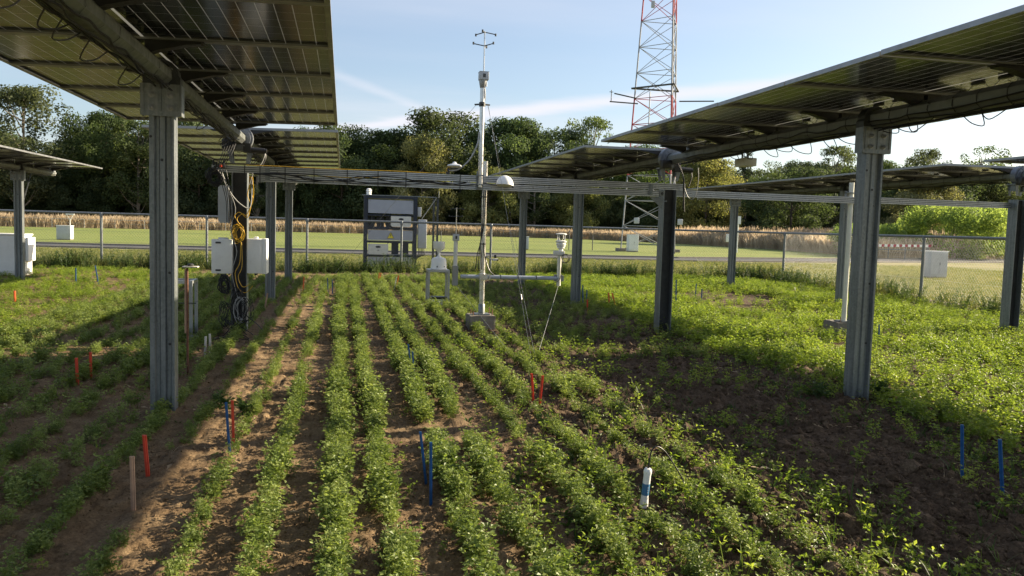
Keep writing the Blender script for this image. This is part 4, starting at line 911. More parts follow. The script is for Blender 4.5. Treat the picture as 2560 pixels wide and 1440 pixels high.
for k in range(5): b.path([(W_ + .08 + .05 * k, -.1, .80), (W_ + .08 + .05 * k, -.12, .55), (W_ - .02, -.12, .35 + .04 * k), (W_ - .1, -.1, .40)], .014, 6, 5)
b.build('feed_cable', M['cable'], t)
for x in (W_ + .62, W_ + .76): q = MB(); q.box((x, .1, 1.27), (.07, .07, 2.6)); q.build('lattice_post', M['dark'], t)
b = MB()
for k in range(14): b.box((W_ + .69, .08, .15 + .18 * k), (.10, .02, .015))
b.build('ladder_rung', M['dark'], t)
q = MB(); q.tube((W_ + .18, -.1, 1.84), (W_ + .72, 0, 2.62), .012, n=6); q.tube((W_ + .78, 0, 2.6), (W_ + .78, 0, 2.85), .008, n=6); q.build('stay_rod', M['galv'], t)
q = MB(); q.lathe([(.04, 2.62), (.10, 2.63), (.07, 2.67), (.10, 2.69), (.07, 2.73), (.11, 2.75), (.07, 2.79), (.10, 2.81), (.05, 2.84), (0, 2.845)], (.16, 0, 0), n=16); q.build('radiation_shield', M['white'], t)

# ================================================================ cabinets on the lawns
def cabinet(x0, x1, y, d, h, label, door=True, mat='lgrey', roof=True):
    t = empty('utility_cabinet', ((x0 + x1) / 2, y, -.05), 0, label, 'cabinet'); w_ = x1 - x0; h += .05
    b = MB(); b.cbox((0, d / 2, h * .53), (w_, d, h * .94), .02); b.build('body', M[mat], t); b = MB(); b.cbox((0, d / 2, h * .04), (w_ * .96, d * .96, h * .10), .01); b.build('plinth', M['concrete'], t)
    if roof: b = MB(); b.cbox((0, d / 2, h + .015), (w_ + .05, d + .05, .045), .01); b.build('lid', M['white'], t)
    if door:
        b = MB()
        for x in (-.01, .01): b.box((x * w_ * 24, -.004, h * .55), (w_ * .44, .012, h * .78))
        b.build('door', M[mat], t); b = MB(); b.box((.03, -.014, h * .55), (.02, .02, .12)); b.build('handle', M['dark'], t)
    return t
cabinet(-9.45, -8.12, 23.25, .55, 1.06, 'large white cabinet standing at far left behind the last post', True, 'white')
b = MB(); b.cbox((0, .2, .70), (.07, .5, .62), .01); o = b.build('meter_box', M['white'], None, (-8.05, 23.28, 0)); tag(o, 'narrow white box fixed to the sunlit side of the large left cabinet', 'box')
cabinet(-18.35, -17.5, 58, .7, .86, 'small pale cabinet alone on the far lawn at left', False, 'lgrey')
t = empty('wind_vane', (-17.6, 58.3, .86), 0, 'tiny forked sensor on the small lawn cabinet', 'sensor'); b = MB(); b.tube((0, 0, 0), (0, 0, .45), .03, n=6); b.tube((0, 0, .4), (-.22, 0, .75), .025, n=6); b.tube((0, 0, .4), (.2, 0, .75), .025, n=6); b.build('fork', M['offwhite'], t); b = MB(); b.box((0, 0, .78), (.5, .12, .07)); b.build('head', M['white'], t)
cabinet(24.78, 25.62, 30.5, .6, 1.10, 'white double-door cabinet on the grass beyond the fence at right', True, 'lgrey')
cabinet(21.95, 22.75, 60.5, .6, 1.28, 'white cabinet at the foot of the lattice tower', True, 'white')
cabinet(13.48, 13.78, 60, .3, .92, 'narrow pale box on the lawn between two tracker posts', False, 'lgrey')
b = MB(); b.cbox((0, 0, .06), (.75, .35, .18), .03); o = b.build('kerb_stone', M['concrete'], None, (12.75, 25.7, 0)); tag(o, 'pale concrete slab lying in the grass inside the fence', 'slab')
for x, y, h, lb in ((17.5, 62, 1.5, 'thin dark post on the lawn, left of a pair'), (19.6, 62.5, 1.1, 'thin dark post on the lawn, right of a pair'), (3.2, 60, 1.2, 'thin dark peg on the lawn beyond the road, left of two'), (7.1, 60, 1.2, 'thin dark peg on the lawn beyond the road, right of two')):
    b = MB(); b.tube((0, 0, -.1), (0, 0, h), .035, n=6); b.lathe([(.05, h), (.05, h + .03), (0, h + .05)], n=8); tag(b.build('lawn_post', M['dark'], None, (x, y, -.05)), lb, 'post')
t = empty('sensor_post', (33.4, 66, 0), 0, 'white sensor post on the lawn right of the tower', 'post'); b = MB(); b.tube((0, 0, -.1), (0, 0, 3.2), .06, n=8); b.build('pole', M['galv'], t); b = MB(); b.cbox((-.25, 0, 1.2), (.4, .3, .7), .03); b.build('box', M['white'], t); b = MB(); b.box((.7, .2, 2.8), (.35, .25, .7)); b.tube((.7, .2, -.1), (.7, .2, 2.5), .05, n=8); b.build('gauge', M['white'], t)

# ================================================================ boom barrier
t = empty('boom_barrier', (31.6, 44.6, 0), 0, 'red and white striped boom barrier beside the road at right', 'barrier')
nst = 22
for k in range(nst): q = MB(); q.box((4.55 * (k + .5) / nst, 0, 1.14 + .06 * k / nst), (4.55 / nst, .08, .16)); q.build('stripe', M['towerred'] if k % 2 else M['white'], t)
b = MB(); b.box((2.4, 0, .92), (4.2, .04, .05)); b.build('lower_rail', M['galv'], t)
for x in (.15, 4.40): q = MB(); q.box((x, .12, .55), (.14, .14, 1.25)); q.build('post', M['galv'], t)
b = MB(); b.box((3.95, .12, 1.36), (.9, .06, .05)); b.build('guard', M['galv'], t)
# ================================================================ lattice tower
def tower():
    t = empty('lattice_tower', (24.15, 61.0, 0), 0, 'tall red and white three-legged lattice tower beyond the road', 'tower'); H = 26.0
    def leg(k, z):
        side = 4.40 + (2.61 - 4.40) * z / 20; r = side / math.sqrt(3); a = R((-205, -335, -82)[k]); 
        return Vector((r * math.cos(a) * 1.0, r * math.sin(a), z))
    bands = [(0, 6, 'towerwhite'), (6, 12, 'towerred'), (12, 18, 'towerwhite'), (18, 26, 'towerred')]
    for z0_, z1_, mt in bands:
        for k in range(3): q = MB(); q.tube(leg(k, z0_), leg(k, z1_), .06, n=8); q.build('leg', M[mt], t)
        z = z0_
        while z < z1_ - .1:
            zz = z + 2.0
            for k in range(3):
                a, b_ = k, (k + 1) % 3; q = MB(); q.tube(leg(a, zz), leg(b_, zz), .026, n=6); q.build('ring_bar', M[mt], t)
                q = MB(); q.tube(leg(a, z), leg(b_, zz), .024, n=6); q.tube(leg(b_, z), leg(a, zz), .024, n=6); q.build('cross_brace', M[mt], t)
            z = zz
    for k in range(3): q = MB(); q.cbox((leg(k, 0).x, leg(k, 0).y, .05), (.7, .7, .3), .03); q.build('footing', M['concrete'], t)
    q = MB(); p0 = leg(1, 0) * .72; p1 = leg(1, 26) * .72; d = Vector((.2, .12, 0)); q.tube((p0.x, p0.y, 0), (p1.x, p1.y, 26), .03, n=6); q.tube((p0.x + d.x, p0.y + d.y, 0), (p1.x + d.x, p1.y + d.y, 26), .03, n=6); q.build('ladder', M['dark'], t)
    q = MB(); q.tube((-1.9, -.4, 11.45), (-4.3, -.8, 11.42), .05, n=6); q.tube((-4.2, -.8, 11.4), (-4.2, -.8, 12.3), .03, n=6); q.tube((-4.35, -.8, 12.15), (-4.05, -.8, 12.15), .025, n=6); q.build('boom', M['dark'], t)
    q = MB(); q.tube((1.7, 0, 11.9), (4.4, -.5, 12.0), .05, n=6); q.build('boom', M['dark'], t); q = MB(); q.tube((-1.7, .5, 12.0), (-3.4, .9, 12.35), .05, n=6); q.build('boom', M['dark'], t)
    q = MB()
    for k in range(3): q.tube(leg(k, 11.45) * 1.12, leg((k + 1) % 3, 11.45) * 1.12, .07, n=6)
    q.build('platform', M['dark'], t); q = MB(); q.tube((-1.0, -.6, 8.9), (-1.0, -.6, 12.4), .04, n=6); q.build('mast_pipe', M['galv'], t)
    q = MB(); q.cbox((-1.2, -1.0, 18.9), (.25, .2, .5), .02); q.build('sensor_box', M['lgrey'], t)
    q = MB()
    for x in (-1.9, 1.7): q.cbox((x, -1.2, 2.4), (.4, .15, .45), .03)
    q.build('junction_box', M['lgrey'], t)
tower()
# ================================================================ low rail fence along the meadow
t = empty('meadow_fence', (0, 100, 0), 0, 'low wire fence with thin posts between far lawn and dry meadow', 'fence'); b = MB(); b.tube((0, 0, -.1), (0, 0, 1.12), .035, n=6); mp = b.mesh('post', M['galv'])
pts = []; acc = 0
for (x0, y0), (x1, y1) in zip(LAWN_EDGE[:-1], LAWN_EDGE[1:]):
    ln = math.hypot(x1 - x0, y1 - y0); s = acc
    while s < ln: f = s / ln; pts.append((x0 + (x1 - x0) * f, y0 + (y1 - y0) * f - .6)); s += 3.6
    acc = s - ln
pts = [p for p in pts if p[0] > -62]
for p in pts: link('post', mp, t, (p[0], p[1] - 100, -.05))
b = MB(); b.path([(p[0], p[1] - 100, 1.05) for p in pts], .028, 5); b.build('top_rail', M['galv'], t); b = MB(); b.path([(p[0], p[1] - 100, .55) for p in pts], .012, 4); b.build('wire', M['galv'], t)
# ================================================================ plant prototypes (small meshes, used only as instances)
def leaf_quads(P, D, U, L_, W_):
    """rhombic leaves: base P, direction D, face normal U, length, width -> verts, quads"""
    S = np.cross(D, U); S /= (np.linalg.norm(S, axis=1, keepdims=True) + 1e-9); L_ = L_[:, None]; W_ = W_[:, None]; Un = np.cross(S, D)
    V = np.stack([P, P + D * L_ * .55 + S * W_ * .5 + Un * L_ * .08, P + D * L_ + Un * L_ * -.04, P + D * L_ * .55 - S * W_ * .5 + Un * L_ * .08], 1).reshape(-1, 3)
    return V, np.arange(len(V)).reshape(-1, 4)
def unit(a): return a / (np.linalg.norm(a, axis=-1, keepdims=True) + 1e-9)
def stem_tris(pts, r):
    pts = np.asarray(pts); V = []; Q = []
    for i, p in enumerate(pts):
        rr = r * (1 - .6 * i / len(pts))
        for k in range(3): V.append(p + rr * np.array([math.cos(2.094 * k), math.sin(2.094 * k), 0]))
    for i in range(len(pts) - 1):
        for k in range(3): Q.append((3 * i + k, 3 * i + (k + 1) % 3, 3 * i + 3 + (k + 1) % 3, 3 * i + 3 + k))
    return np.array(V), np.array(Q)
def merge(parts):
    V = []; Q = []; n = 0
    for v, q in parts: V.append(v); Q.append(q + n); n += len(v)
    return np.concatenate(V), np.concatenate(Q)
def legume(seed, nst, h, lean, leaf, nl, mat, spread=.03, name='alfalfa'):
    g = np.random.RandomState(seed); parts = []
    for s in range(nst):
        az = g.rand() * 6.283; ln = h * g.uniform(.55, 1.1); le = lean * g.uniform(.3, 1.2); b0 = np.array([math.cos(az), math.sin(az), 0]) * spread * g.rand(); d = np.array([math.cos(az), math.sin(az), 0])
        ts = np.linspace(0, 1, 4); pts = [b0 + d * le * ln * (t ** 1.3) + np.array([0, 0, ln * (t - .18 * le * t * t)]) for t in ts]; parts.append(stem_tris(pts, .0016))
        tt = np.sort(g.uniform(.22, 1.0, nl)); tt[-1] = 1.0
        for i, t in enumerate(tt):
            p = b0 + d * le * ln * (t ** 1.3) + np.array([0, 0, ln * (t - .18 * le * t * t)]); a = az + i * 2.4 + g.randn() * .4; el = g.uniform(-.1, .9)
            pd = np.array([math.cos(a) * math.cos(el), math.sin(a) * math.cos(el), math.sin(el)]); q = p + pd * leaf * g.uniform(.5, 1.1)
            D = []; 
            for da in (-.95, 0, .95): e2 = el * .4 + g.randn() * .3; D.append([math.cos(a + da) * math.cos(e2), math.sin(a + da) * math.cos(e2), math.sin(e2)])
            D = np.array(D); U = np.array([0, 0, 1.0]) + g.randn(3, 3) * .35; sz = leaf * g.uniform(.75, 1.2) * (1 - .25 * t)
            parts.append(leaf_quads(np.repeat(q[None], 3, 0), unit(D), unit(U), np.full(3, sz), np.full(3, sz * .58)))
    V, Q = merge(parts); return arrays_mesh('%s_%d' % (name, seed), V, Q, M[mat])
def blades(seed, n, h, w_, bend, mat, spread=.03, name='grass', head=False):
    g = np.random.RandomState(seed); V = []; Q = []
    for i in range(n):
        a = g.rand() * 6.283; L_ = h * g.uniform(.5, 1.1); be = bend * g.uniform(.2, 1.2); b0 = np.array([g.randn() * spread, g.randn() * spread, -.01]); d = np.array([math.cos(a), math.sin(a), 0]); s = np.array([-d[1], d[0], 0]) * w_ * g.uniform(.6, 1.2); k = len(V)
        for j, t in enumerate((0, .4, .75, 1.0)):
            p = b0 + d * be * L_ * t * t + np.array([0, 0, L_ * t * (1 - .25 * be * t)]); ww = (1, .9, .55, .06)[j] if not head else (.5, .35, 1.3, .2)[j]; V += [p - s * ww, p + s * ww]
        Q += [(k + 2 * j, k + 2 * j + 1, k + 2 * j + 3, k + 2 * j + 2) for j in range(3)]
    return arrays_mesh('%s_%d' % (name, seed), np.array(V), np.array(Q), M[mat])
def rosette(seed, n, L_, mat, rise=.5, name='weed'):
    g = np.random.RandomState(seed); a = np.arange(n) * 2.4 + g.randn(n) * .3; el = g.uniform(.1, rise * 1.6, n); D = np.stack([np.cos(a) * np.cos(el), np.sin(a) * np.cos(el), np.sin(el)], 1); P = np.zeros((n, 3)); ln = L_ * g.uniform(.5, 1.1, n)
    U = unit(np.array([0, 0, 1.0]) + g.randn(n, 3) * .2); V, Q = leaf_quads(P, D, U, ln, ln * .36); return arrays_mesh('%s_%d' % (name, seed), V, Q, M[mat])
def tallweed(seed, h, nst, leaf, mat, name='weed', spread=.12):
    g = np.random.RandomState(seed); parts = []
    for s in range(nst):
        az = g.rand() * 6.283; le = g.uniform(.05, .45); ln = h * g.uniform(.5, 1.1); d = np.array([math.cos(az), math.sin(az), 0]); b0 = d * spread * g.rand(); f = lambda t: b0 + d * le * ln * t * t + np.array([0, 0, ln * t]); parts.append(stem_tris([f(t) for t in np.linspace(0, 1, 5)], .005))
        n = int(10 + 10 * g.rand()); t = g.uniform(.08, 1.0, n); P = np.array([f(k) for k in t]); a = g.rand(n) * 6.283; el = g.uniform(-.3, .8, n); D = np.stack([np.cos(a) * np.cos(el), np.sin(a) * np.cos(el), np.sin(el)], 1); ls = leaf * g.uniform(.5, 1.1, n) * (1.15 - .6 * t)
        parts.append(leaf_quads(P, D, unit(np.array([0, 0, 1.0]) + g.randn(n, 3) * .5), ls, ls * .38))
    V, Q = merge(parts); return arrays_mesh('%s_%d' % (name, seed), V, Q, M[mat])
C_ALF = proto_collection('alfalfa_plants', [legume(i, 5 + i % 4, .14 + .02 * (i % 4), .34, .029 + .004 * (i % 3), 6, 'alfalfa', .02) for i in range(8)])
C_ALFB = proto_collection('bright_alfalfa_plants', [legume(20 + i, 6, .17, .60, .036, 5, 'alfalfa_bright') for i in range(5)])
C_SEED = proto_collection('seedlings', [legume(40 + i, 1 + i % 3, .15, .30, .028, 6, 'alfalfa_bright', .012) for i in range(5)] + [blades(50 + i, 6, .13, .0035, .7, 'weed', .01) for i in range(3)] + [rosette(60 + i, 7, .075, 'weed') for i in range(3)])
C_WEED = proto_collection('fence_weeds', [tallweed(70 + i, .46, 6, .085, 'weed') for i in range(5)] + [blades(80 + i, 16, .42, .005, .5, 'lawnblade', .06) for i in range(2)])
C_VERGE = proto_collection('verge_tufts', [blades(90 + i, 14, .085, .0045, .9, 'lawnblade', .05) for i in range(5)])
C_STRAW = proto_collection('straw_tufts', [blades(100 + i, 26, 1.25, .030, .35, 'straw', .22, head=True) for i in range(5)])
def clod(seed):
    g = random.Random(seed); bm = bmesh.new(); bmesh.ops.create_icosphere(bm, subdivisions=1, radius=1)
    for v in bm.verts: v.co *= g.uniform(.7, 1.15)
    for v in bm.verts: v.co.z *= .7
    me = bpy.data.meshes.new('clod_%d' % seed); bm.to_mesh(me); bm.free(); me.materials.append(M['soil']); return me
C_CLOD = proto_collection('clods', [clod(i) for i in range(6)])

def on_soil(x, y, dz=0.0):
    z = soil_h(x, y) + dz; k = ((x - 1.74) / .11) ** 2 + ((y - 4.30) / .22) ** 2 < 1      # keep the probe's foot free
    return np.stack([x, y, np.where(k & (dz < 0), z - .16, z)], 1)
# ---------------------------------------------------------------- crop rows
def row_points(x0, ya, yb, step, sig, keep, seed):
    g = np.random.RandomState(seed); n = int((yb - ya) / step); y = g.uniform(ya, yb, n); x = x0 + .028 * vnoise(y * 0 + x0 * 9, y, 1.1) * 2 + g.randn(n) * sig
    k = keep + .9 * vnoise(x * 0 + x0 * 31, y, .55) + .35 * vnoise(x * 0 + x0 * 17, y, .2); m = g.rand(n) < np.clip(k, 0, 1)
    return x[m], y[m]
ROWDEF = [(-1.40, .70, .9, 'shaded alfalfa row running along the foot of the near left post'), (-1.05, .32, .8, 'thin alfalfa row along the sunlit edge of the left shade'), (-.72, .24, .85, 'patchy alfalfa row passing the slender red stake'), (-.40, .46, .95, 'alfalfa row second from the left on the sandy sunlit strip'),
 (-.03, .98, 1.05, 'dense alfalfa row, left of the closest pair running past the sandy strip'), (.25, .92, 1.0, 'dense alfalfa row just left of the near blue stakes, right of the closest pair'), (.66, .90, 1.08, 'dense alfalfa row just right of the nearest blue stake'), (.94, .92, 1.08, 'dense alfalfa row between the near blue stakes and the red pair'),
 (1.34, .88, 1.0, 'alfalfa row running towards the concrete footing from the left'), (1.66, .80, .98, 'alfalfa row running past the soil probe and the red pair'), (2.04, .62, .95, 'ragged alfalfa row right of the soil probe'), (2.36, .5, .92, 'sparse alfalfa row at the edge of the right shade')]
for i, (x0, keep, sc, lb) in enumerate(ROWDEF):
    xa, ya = row_points(x0, 2.2, 16.2, .024 if x0 > -1.2 else .026, .024, keep, 100 + i); xb, yb = row_points(x0 * 1.02, 16.2, 24.3, .035, .06, min(1, keep + .15), 200 + i)
    if .5 < x0 < 1.0: m = (ya < 5.95) | (ya > 6.45); xa, ya = xa[m], ya[m]
    x = np.concatenate([xa, xb]); y = np.concatenate([ya, yb]); s = sc * (.60 + .28 * rng.rand(len(x)) + .5 * vnoise(x, y, .8)) * (1 + .12 * (y > 6.5)); s = np.clip(s, .35, 1.25)
    scatter('alfalfa_row', on_soil(x, y, -.012), C_ALF, s, label=lb, cat='crop row', group='alfalfa rows')
LEFT = [-1.78, -2.14, -2.50, -2.88, -3.24, -3.62, -3.98, -4.36]
for i, x0 in enumerate(LEFT):
    x, y = row_points(x0, 3.5, 24.0, .030, .055, .66, 300 + i); s = np.clip(.66 + .28 * rng.rand(len(x)) + .5 * vnoise(x, y, .8), .4, 1.1)
    scatter('alfalfa_row', on_soil(x, y, -.012), C_ALF, s, label='alfalfa row in the left shade, number %s from the near left post outwards' % ['one', 'two', 'three', 'four', 'five', 'six', 'seven', 'eight'][i], cat='crop row', group='alfalfa rows')
def cover(name, x0, x1, y0, y1, per, coll, sfun, dens, label, cat, dz=-.012):
    n = int((x1 - x0) * (y1 - y0) * per); x = rng.uniform(x0, x1, n); y = rng.uniform(y0, y1, n); m = rng.rand(n) < np.clip(dens(x, y), 0, 1); x, y = x[m], y[m]
    return scatter(name, on_soil(x, y, dz), coll, sfun(x, y), label=label, cat=cat)
cover('alfalfa_cover', -14.2, -4.2, 8, 26.2, 52, C_ALFB, lambda x, y: .55 + .3 * rng.rand(len(x)) + .4 * vnoise(x, y, 1.0), lambda x, y: .62 + 1.1 * vnoise(x, y, .9) + .6 * vnoise(x, y, .3), 'green alfalfa covering the plot at far left', 'crop')
cover('alfalfa_cover', 5.0, 14.4, 2.5, 26.5, 62, C_ALFB, lambda x, y: .72 + .35 * rng.rand(len(x)) + .6 * vnoise(x, y, 1.1), lambda x, y: .85 + .9 * vnoise(x, y, 1.3) + .5 * vnoise(x, y, .35) - .8 * np.exp(-((x - 8.7) / 2.2) ** 2 - ((y - 18) / 2.6) ** 2) - .5 * np.exp(-((x - 11) / 1.5) ** 2 - ((y - 11) / 1.2) ** 2), 'bright green alfalfa covering the sunny plot at right', 'crop')
cover('alfalfa_cover', 2.45, 5.1, 9.5, 26, 48, C_ALF, lambda x, y: .55 + .35 * rng.rand(len(x)) + .4 * vnoise(x, y, .9), lambda x, y: -.15 + .55 * sstep(11, 14, y) + .5 * sstep(2.2, 2.9, x) * sstep(9, 11, y) * (x < 3.6) + .8 * vnoise(x, y, .7) + .25, 'darker alfalfa in the strip behind the instrument pole', 'crop')
cover('seedling_cover', 1.0, 5.2, 2.4, 12.5, 135, C_SEED, lambda x, y: .6 + .7 * rng.rand(len(x)), lambda x, y: .46 - .22 * (y > 6.2) * (x < 3.1) + .9 * vnoise(x, y, .6) + .5 * vnoise(x, y, .2) - .40 * np.exp(-((x - 3.5) / .45) ** 2) + .4 * (y < 5.2) * (x < 3.0), 'sparse seedlings and weeds in the bare soil at lower right', 'weeds')
cover('seedling_cover', -4.6, 1.0, 2.4, 16, 22, C_SEED, lambda x, y: .4 + .5 * rng.rand(len(x)), lambda x, y: .25 + .9 * vnoise(x, y, .6), 'small weeds between the crop rows', 'weeds')
cover('seedling_cover', -1.5, 5.0, 15.5, 25.5, 40, C_SEED, lambda x, y: .6 + .5 * rng.rand(len(x)), lambda x, y: .55 + .8 * vnoise(x, y, .7), 'low weeds at the far end of the rows', 'weeds')
# soil crumbs
n = 150000; y = 2.3 + 11 * rng.rand(n) ** 1.7; x = rng.uniform(-.62, .62, n) * (y * 1.15 + 1.6) + y * .21; m = (x > -5) & (x < 6) & (rng.rand(n) < np.clip(.38 + .25 * sstep(-.5, 2.5, x) + .9 * vnoise(x, y, .5), 0, 1)); x, y = x[m], y[m]
sz = np.clip(.0046 * np.exp(rng.randn(len(x)) * .62), .0025, .036) * (1 + .04 * y) * (.75 + 1.15 * sstep(.3, 2.6, x))
scatter('soil_crumbs', on_soil(x, y, 0.0), C_CLOD, sz, tilt=.6, label='loose crumbs and clods of brown soil', cat='soil')
C_LIT = proto_collection('dry_litter', [rosette(130 + i, 3, .07, 'straw', .12, 'litter') for i in range(3)] + [blades(135 + i, 2, .12, .002, 2.2, 'straw', .02, 'litter') for i in range(3)])
cover('dry_litter', -3, 5, 2.4, 13, 14, C_LIT, lambda x, y: .4 + .7 * rng.rand(len(x)), lambda x, y: .35 + .9 * vnoise(x, y, .5), 'dry stalks and withered leaves lying on the soil', 'litter', .004)
# ---------------------------------------------------------------- weeds along the fence, verge grass, meadow
W = []
for (x0, y0), (x1, y1) in zip(FP[:-1], FP[1:]):
    ln = math.hypot(x1 - x0, y1 - y0); n = int(ln * 62); f = rng.rand(n); nx, ny = (y1 - y0) / ln, -(x1 - x0) / ln; off = rng.randn(n) * .32 + .25
    W.append(np.stack([x0 + (x1 - x0) * f + nx * off, y0 + (y1 - y0) * f + ny * off, 0 * f], 1))
W = np.concatenate(W); dn = .66 + 1.1 * vnoise(W[:, 0], W[:, 1], 1.6); W = W[rng.rand(len(W)) < dn - .35 * (W[:, 1] < 24)]
scatter('fence_weeds', W, C_WEED, np.clip(.72 + .5 * rng.rand(len(W)) + .7 * vnoise(W[:, 0], W[:, 1], 1.1), .25, 1.4), label='dark leafy weeds growing along the foot of the chain-link fence', cat='weeds')
n = 34000; y = 27.5 + 16 * rng.rand(n) ** 1.25; x = rng.uniform(-17, 36, n); x = np.where(y < 28.5, x, x); m = rng.rand(n) < .8; P = np.stack([x[m], y[m], np.full(m.sum(), -.06)], 1)
scatter('verge_grass', P, C_VERGE, .8 + .9 * rng.rand(len(P)), label='dry yellowish grass on the verge between fence and road', cat='grass')
n = 9000; y = rng.uniform(12, 27.5, n); x = rng.uniform(15, 30, n); P = np.stack([x, y, np.full(n, -.06)], 1); scatter('verge_grass', P, C_VERGE, .8 + .9 * rng.rand(n), label='dry yellowish grass outside the fence at right', cat='grass')
P = []
for (x0, y0), (x1, y1) in zip(LAWN_EDGE[:-1], LAWN_EDGE[1:]):
    ln = math.hypot(x1 - x0, y1 - y0); n = int(ln * 34); f = rng.rand(n); nx, ny = -(y1 - y0) / ln, (x1 - x0) / ln; off = .2 + 7 * rng.rand(n) ** 1.6
    P.append(np.stack([x0 + (x1 - x0) * f + nx * off, y0 + (y1 - y0) * f + ny * off, np.full(n, -.05)], 1))
n = 9000; P.append(np.stack([rng.uniform(46, 104, n), rng.uniform(56, 128, n), np.full(n, -.05)], 1)); P = np.concatenate(P)
m = ~((P[:, 0] > 40) & (P[:, 1] < 49.6 + (P[:, 0] - 31.5) * .42 + 3)); P = P[m]
scatter('meadow_grass', P, C_STRAW, (.9 + .5 * rng.rand(len(P))) * (1 + .55 * sstep(44, 56, P[:, 0])), label='tall dry straw-coloured grass along the edge of the wood', cat='grass')
# single weeds that stand out
WD = [(-1.0, 7.2, .15, 'leafy dark weed at the right foot of the near left post', 5, .11), (-.78, 6.95, .10, 'wilted leafy weed lying right of the near left post', 4, .12), (13.9, 17.9, .72, 'bushy weed inside the fence below the white roadside cabinet', 9, .11), (13.6, 15.6, .62, 'bushy weed inside the fence near the far right post', 8, .11),
 (11.6, 24.6, .75, 'dark bushy weed by the fence right of the right drive post', 9, .11), (12.1, 19.8, .45, 'weed clump by the fence behind the cream pole', 6, .10), (5.35, 7.15, .16, 'broad weed at the right foot of the right near post', 5, .13), (4.72, 7.25, .15, 'broad weed at the left foot of the right near post', 5, .13), (4.98, 11.72, .26, 'small weed climbing at the foot of the right drive post', 6, .06)]
for k, (x, y, h, lb, ns, lf) in enumerate(WD):
    o = link('weed_plant', tallweed(300 + k, h, ns, lf, 'weed', 'weed_plant', .10), None, (x, y, float(soil_h(x, y)) - .01)); tag(o, lb, 'weed', 'single weeds in the plots')

# ================================================================ trees
def crown_arrays(g, puffs, leaf, per, flat=.85, droop=0.0):
    V = []; T = []
    for (c, r) in puffs:
        n = max(12, int(per * r * r)); d = unit(g.randn(n, 3)); rad = r * g.uniform(.55, 1.08, n)[:, None]; p = c + d * rad * np.array([1, 1, flat])
        nrm = unit(d + g.randn(n, 3) * .5); t = unit(np.cross(nrm, g.randn(n, 3))); b_ = np.cross(nrm, t); s = leaf * g.uniform(.55, 1.25, n)[:, None]
        p[:, 2] -= droop * g.rand(n) * r
        V.append(np.stack([p - t * s * .5, p + b_ * s * .33, p + t * s * .5, p - b_ * s * .33], 1).reshape(-1, 3))
        tint = .5 + .16 * g.randn() + .17 * g.randn(n); T.append(np.repeat(np.clip(tint, 0, 1), 4))
    V = np.concatenate(V); return V, np.arange(len(V)).reshape(-1, 4), np.concatenate(T)
def make_tree(seed, H, Rr, style):
    g = np.random.RandomState(seed); puffs = []; limbs = []
    base = {'round': .16, 'willow': .08, 'open': .22, 'conifer': .06, 'pine': .20, 'shrub': .02}[style] * H
    mat = {'round': 'crown_dark', 'willow': 'crown_olive', 'open': 'crown_mid', 'conifer': 'crown_blue', 'pine': 'crown_mid', 'shrub': 'crown_bright'}[style]
    n = {'round': 80, 'willow': 70, 'open': 75, 'conifer': 60, 'pine': 70, 'shrub': 55}[style]
    for i in range(n):
        t = g.rand()
        if style == 'conifer': z = base + (H - base) * t ** 1.15; rm = Rr * (1 - t ** 1.1) + .25; pr = Rr * .30 * (1.25 - t)
        elif style == 'willow': z = base + (H - base) * t; rm = Rr * math.sqrt(max(.03, 1 - abs(2 * t - .85) ** 2.4 / 1.35)); pr = Rr * g.uniform(.22, .34)
        elif style == 'pine': z = base + (H - base) * t; rm = Rr * (.45 + .75 * t) * math.sqrt(max(.02, 1 - t ** 3)); pr = Rr * g.uniform(.17, .30)
        else: z = base + (H - base) * t; rm = Rr * math.sqrt(max(.03, 1 - abs(2 * t - 1) ** 2.2)); pr = Rr * g.uniform(.20, .34) * (1 if style != 'open' else .75)
        a = g.rand() * 6.283; rr = rm * math.sqrt(g.uniform(.25, 1.0)); jit = 1 + .22 * g.randn(); c = np.array([rr * math.cos(a) * jit, rr * math.sin(a) * jit, min(z, H - pr * .6)])
        puffs.append((c, pr)); 
        if i % 3 == 0: limbs.append(c)
    leaf = {'round': .40, 'willow': .36, 'open': .36, 'conifer': .34, 'pine': .36, 'shrub': .22}[style]; per = {'round': 5.6, 'willow': 6.2, 'open': 3.6, 'conifer': 6.0, 'pine': 4.2, 'shrub': 6.0}[style] / (.33 * leaf * leaf)
    V, Q, T = crown_arrays(g, puffs, leaf, per, .8, .35 if style == 'willow' else 0)
    cm = arrays_mesh('crown', V, Q, M[mat], {'tint': T})
    b = MB(); tr = .035 * H * (.8 if style != 'shrub' else .25); lean = g.randn(2) * .02 * H; b.path([(0, 0, -.3), (lean[0] * .3, lean[1] * .3, H * .3), (lean[0], lean[1], H * .62), (lean[0] * 1.3, lean[1] * 1.3, H * .9)], tr * .6, 7, 3, r2=tr * .12)
    for c in limbs[:24]:
        z0 = max(base * .6, c[2] - Rr * g.uniform(.35, .8)); z0 = min(z0, H * .85); f = z0 / H; s = Vector((lean[0] * f, lean[1] * f, z0)); e = Vector(c); mid = (s + e) / 2 + Vector((0, 0, -.12 * (e - s).length)); b.path([s, mid, e], tr * .20, 5, 3, r2=tr * .04)
    return b.mesh('trunk', M['palebark' if style in ('open', 'pine') else 'bark'], 50), cm
VAR = {}
for st, hs in (('round', (18, 7.4, 3)), ('willow', (14, 5.6, 2)), ('open', (17, 5.4, 3)), ('conifer', (15, 3.6, 2)), ('pine', (18, 6.0, 3)), ('shrub', (5, 4.2, 3))): VAR[st] = [(make_tree(900 + 17 * k + len(st) * 5, hs[0], hs[1], st), hs[0], hs[1]) for k in range(hs[2])]
tcount = [0]
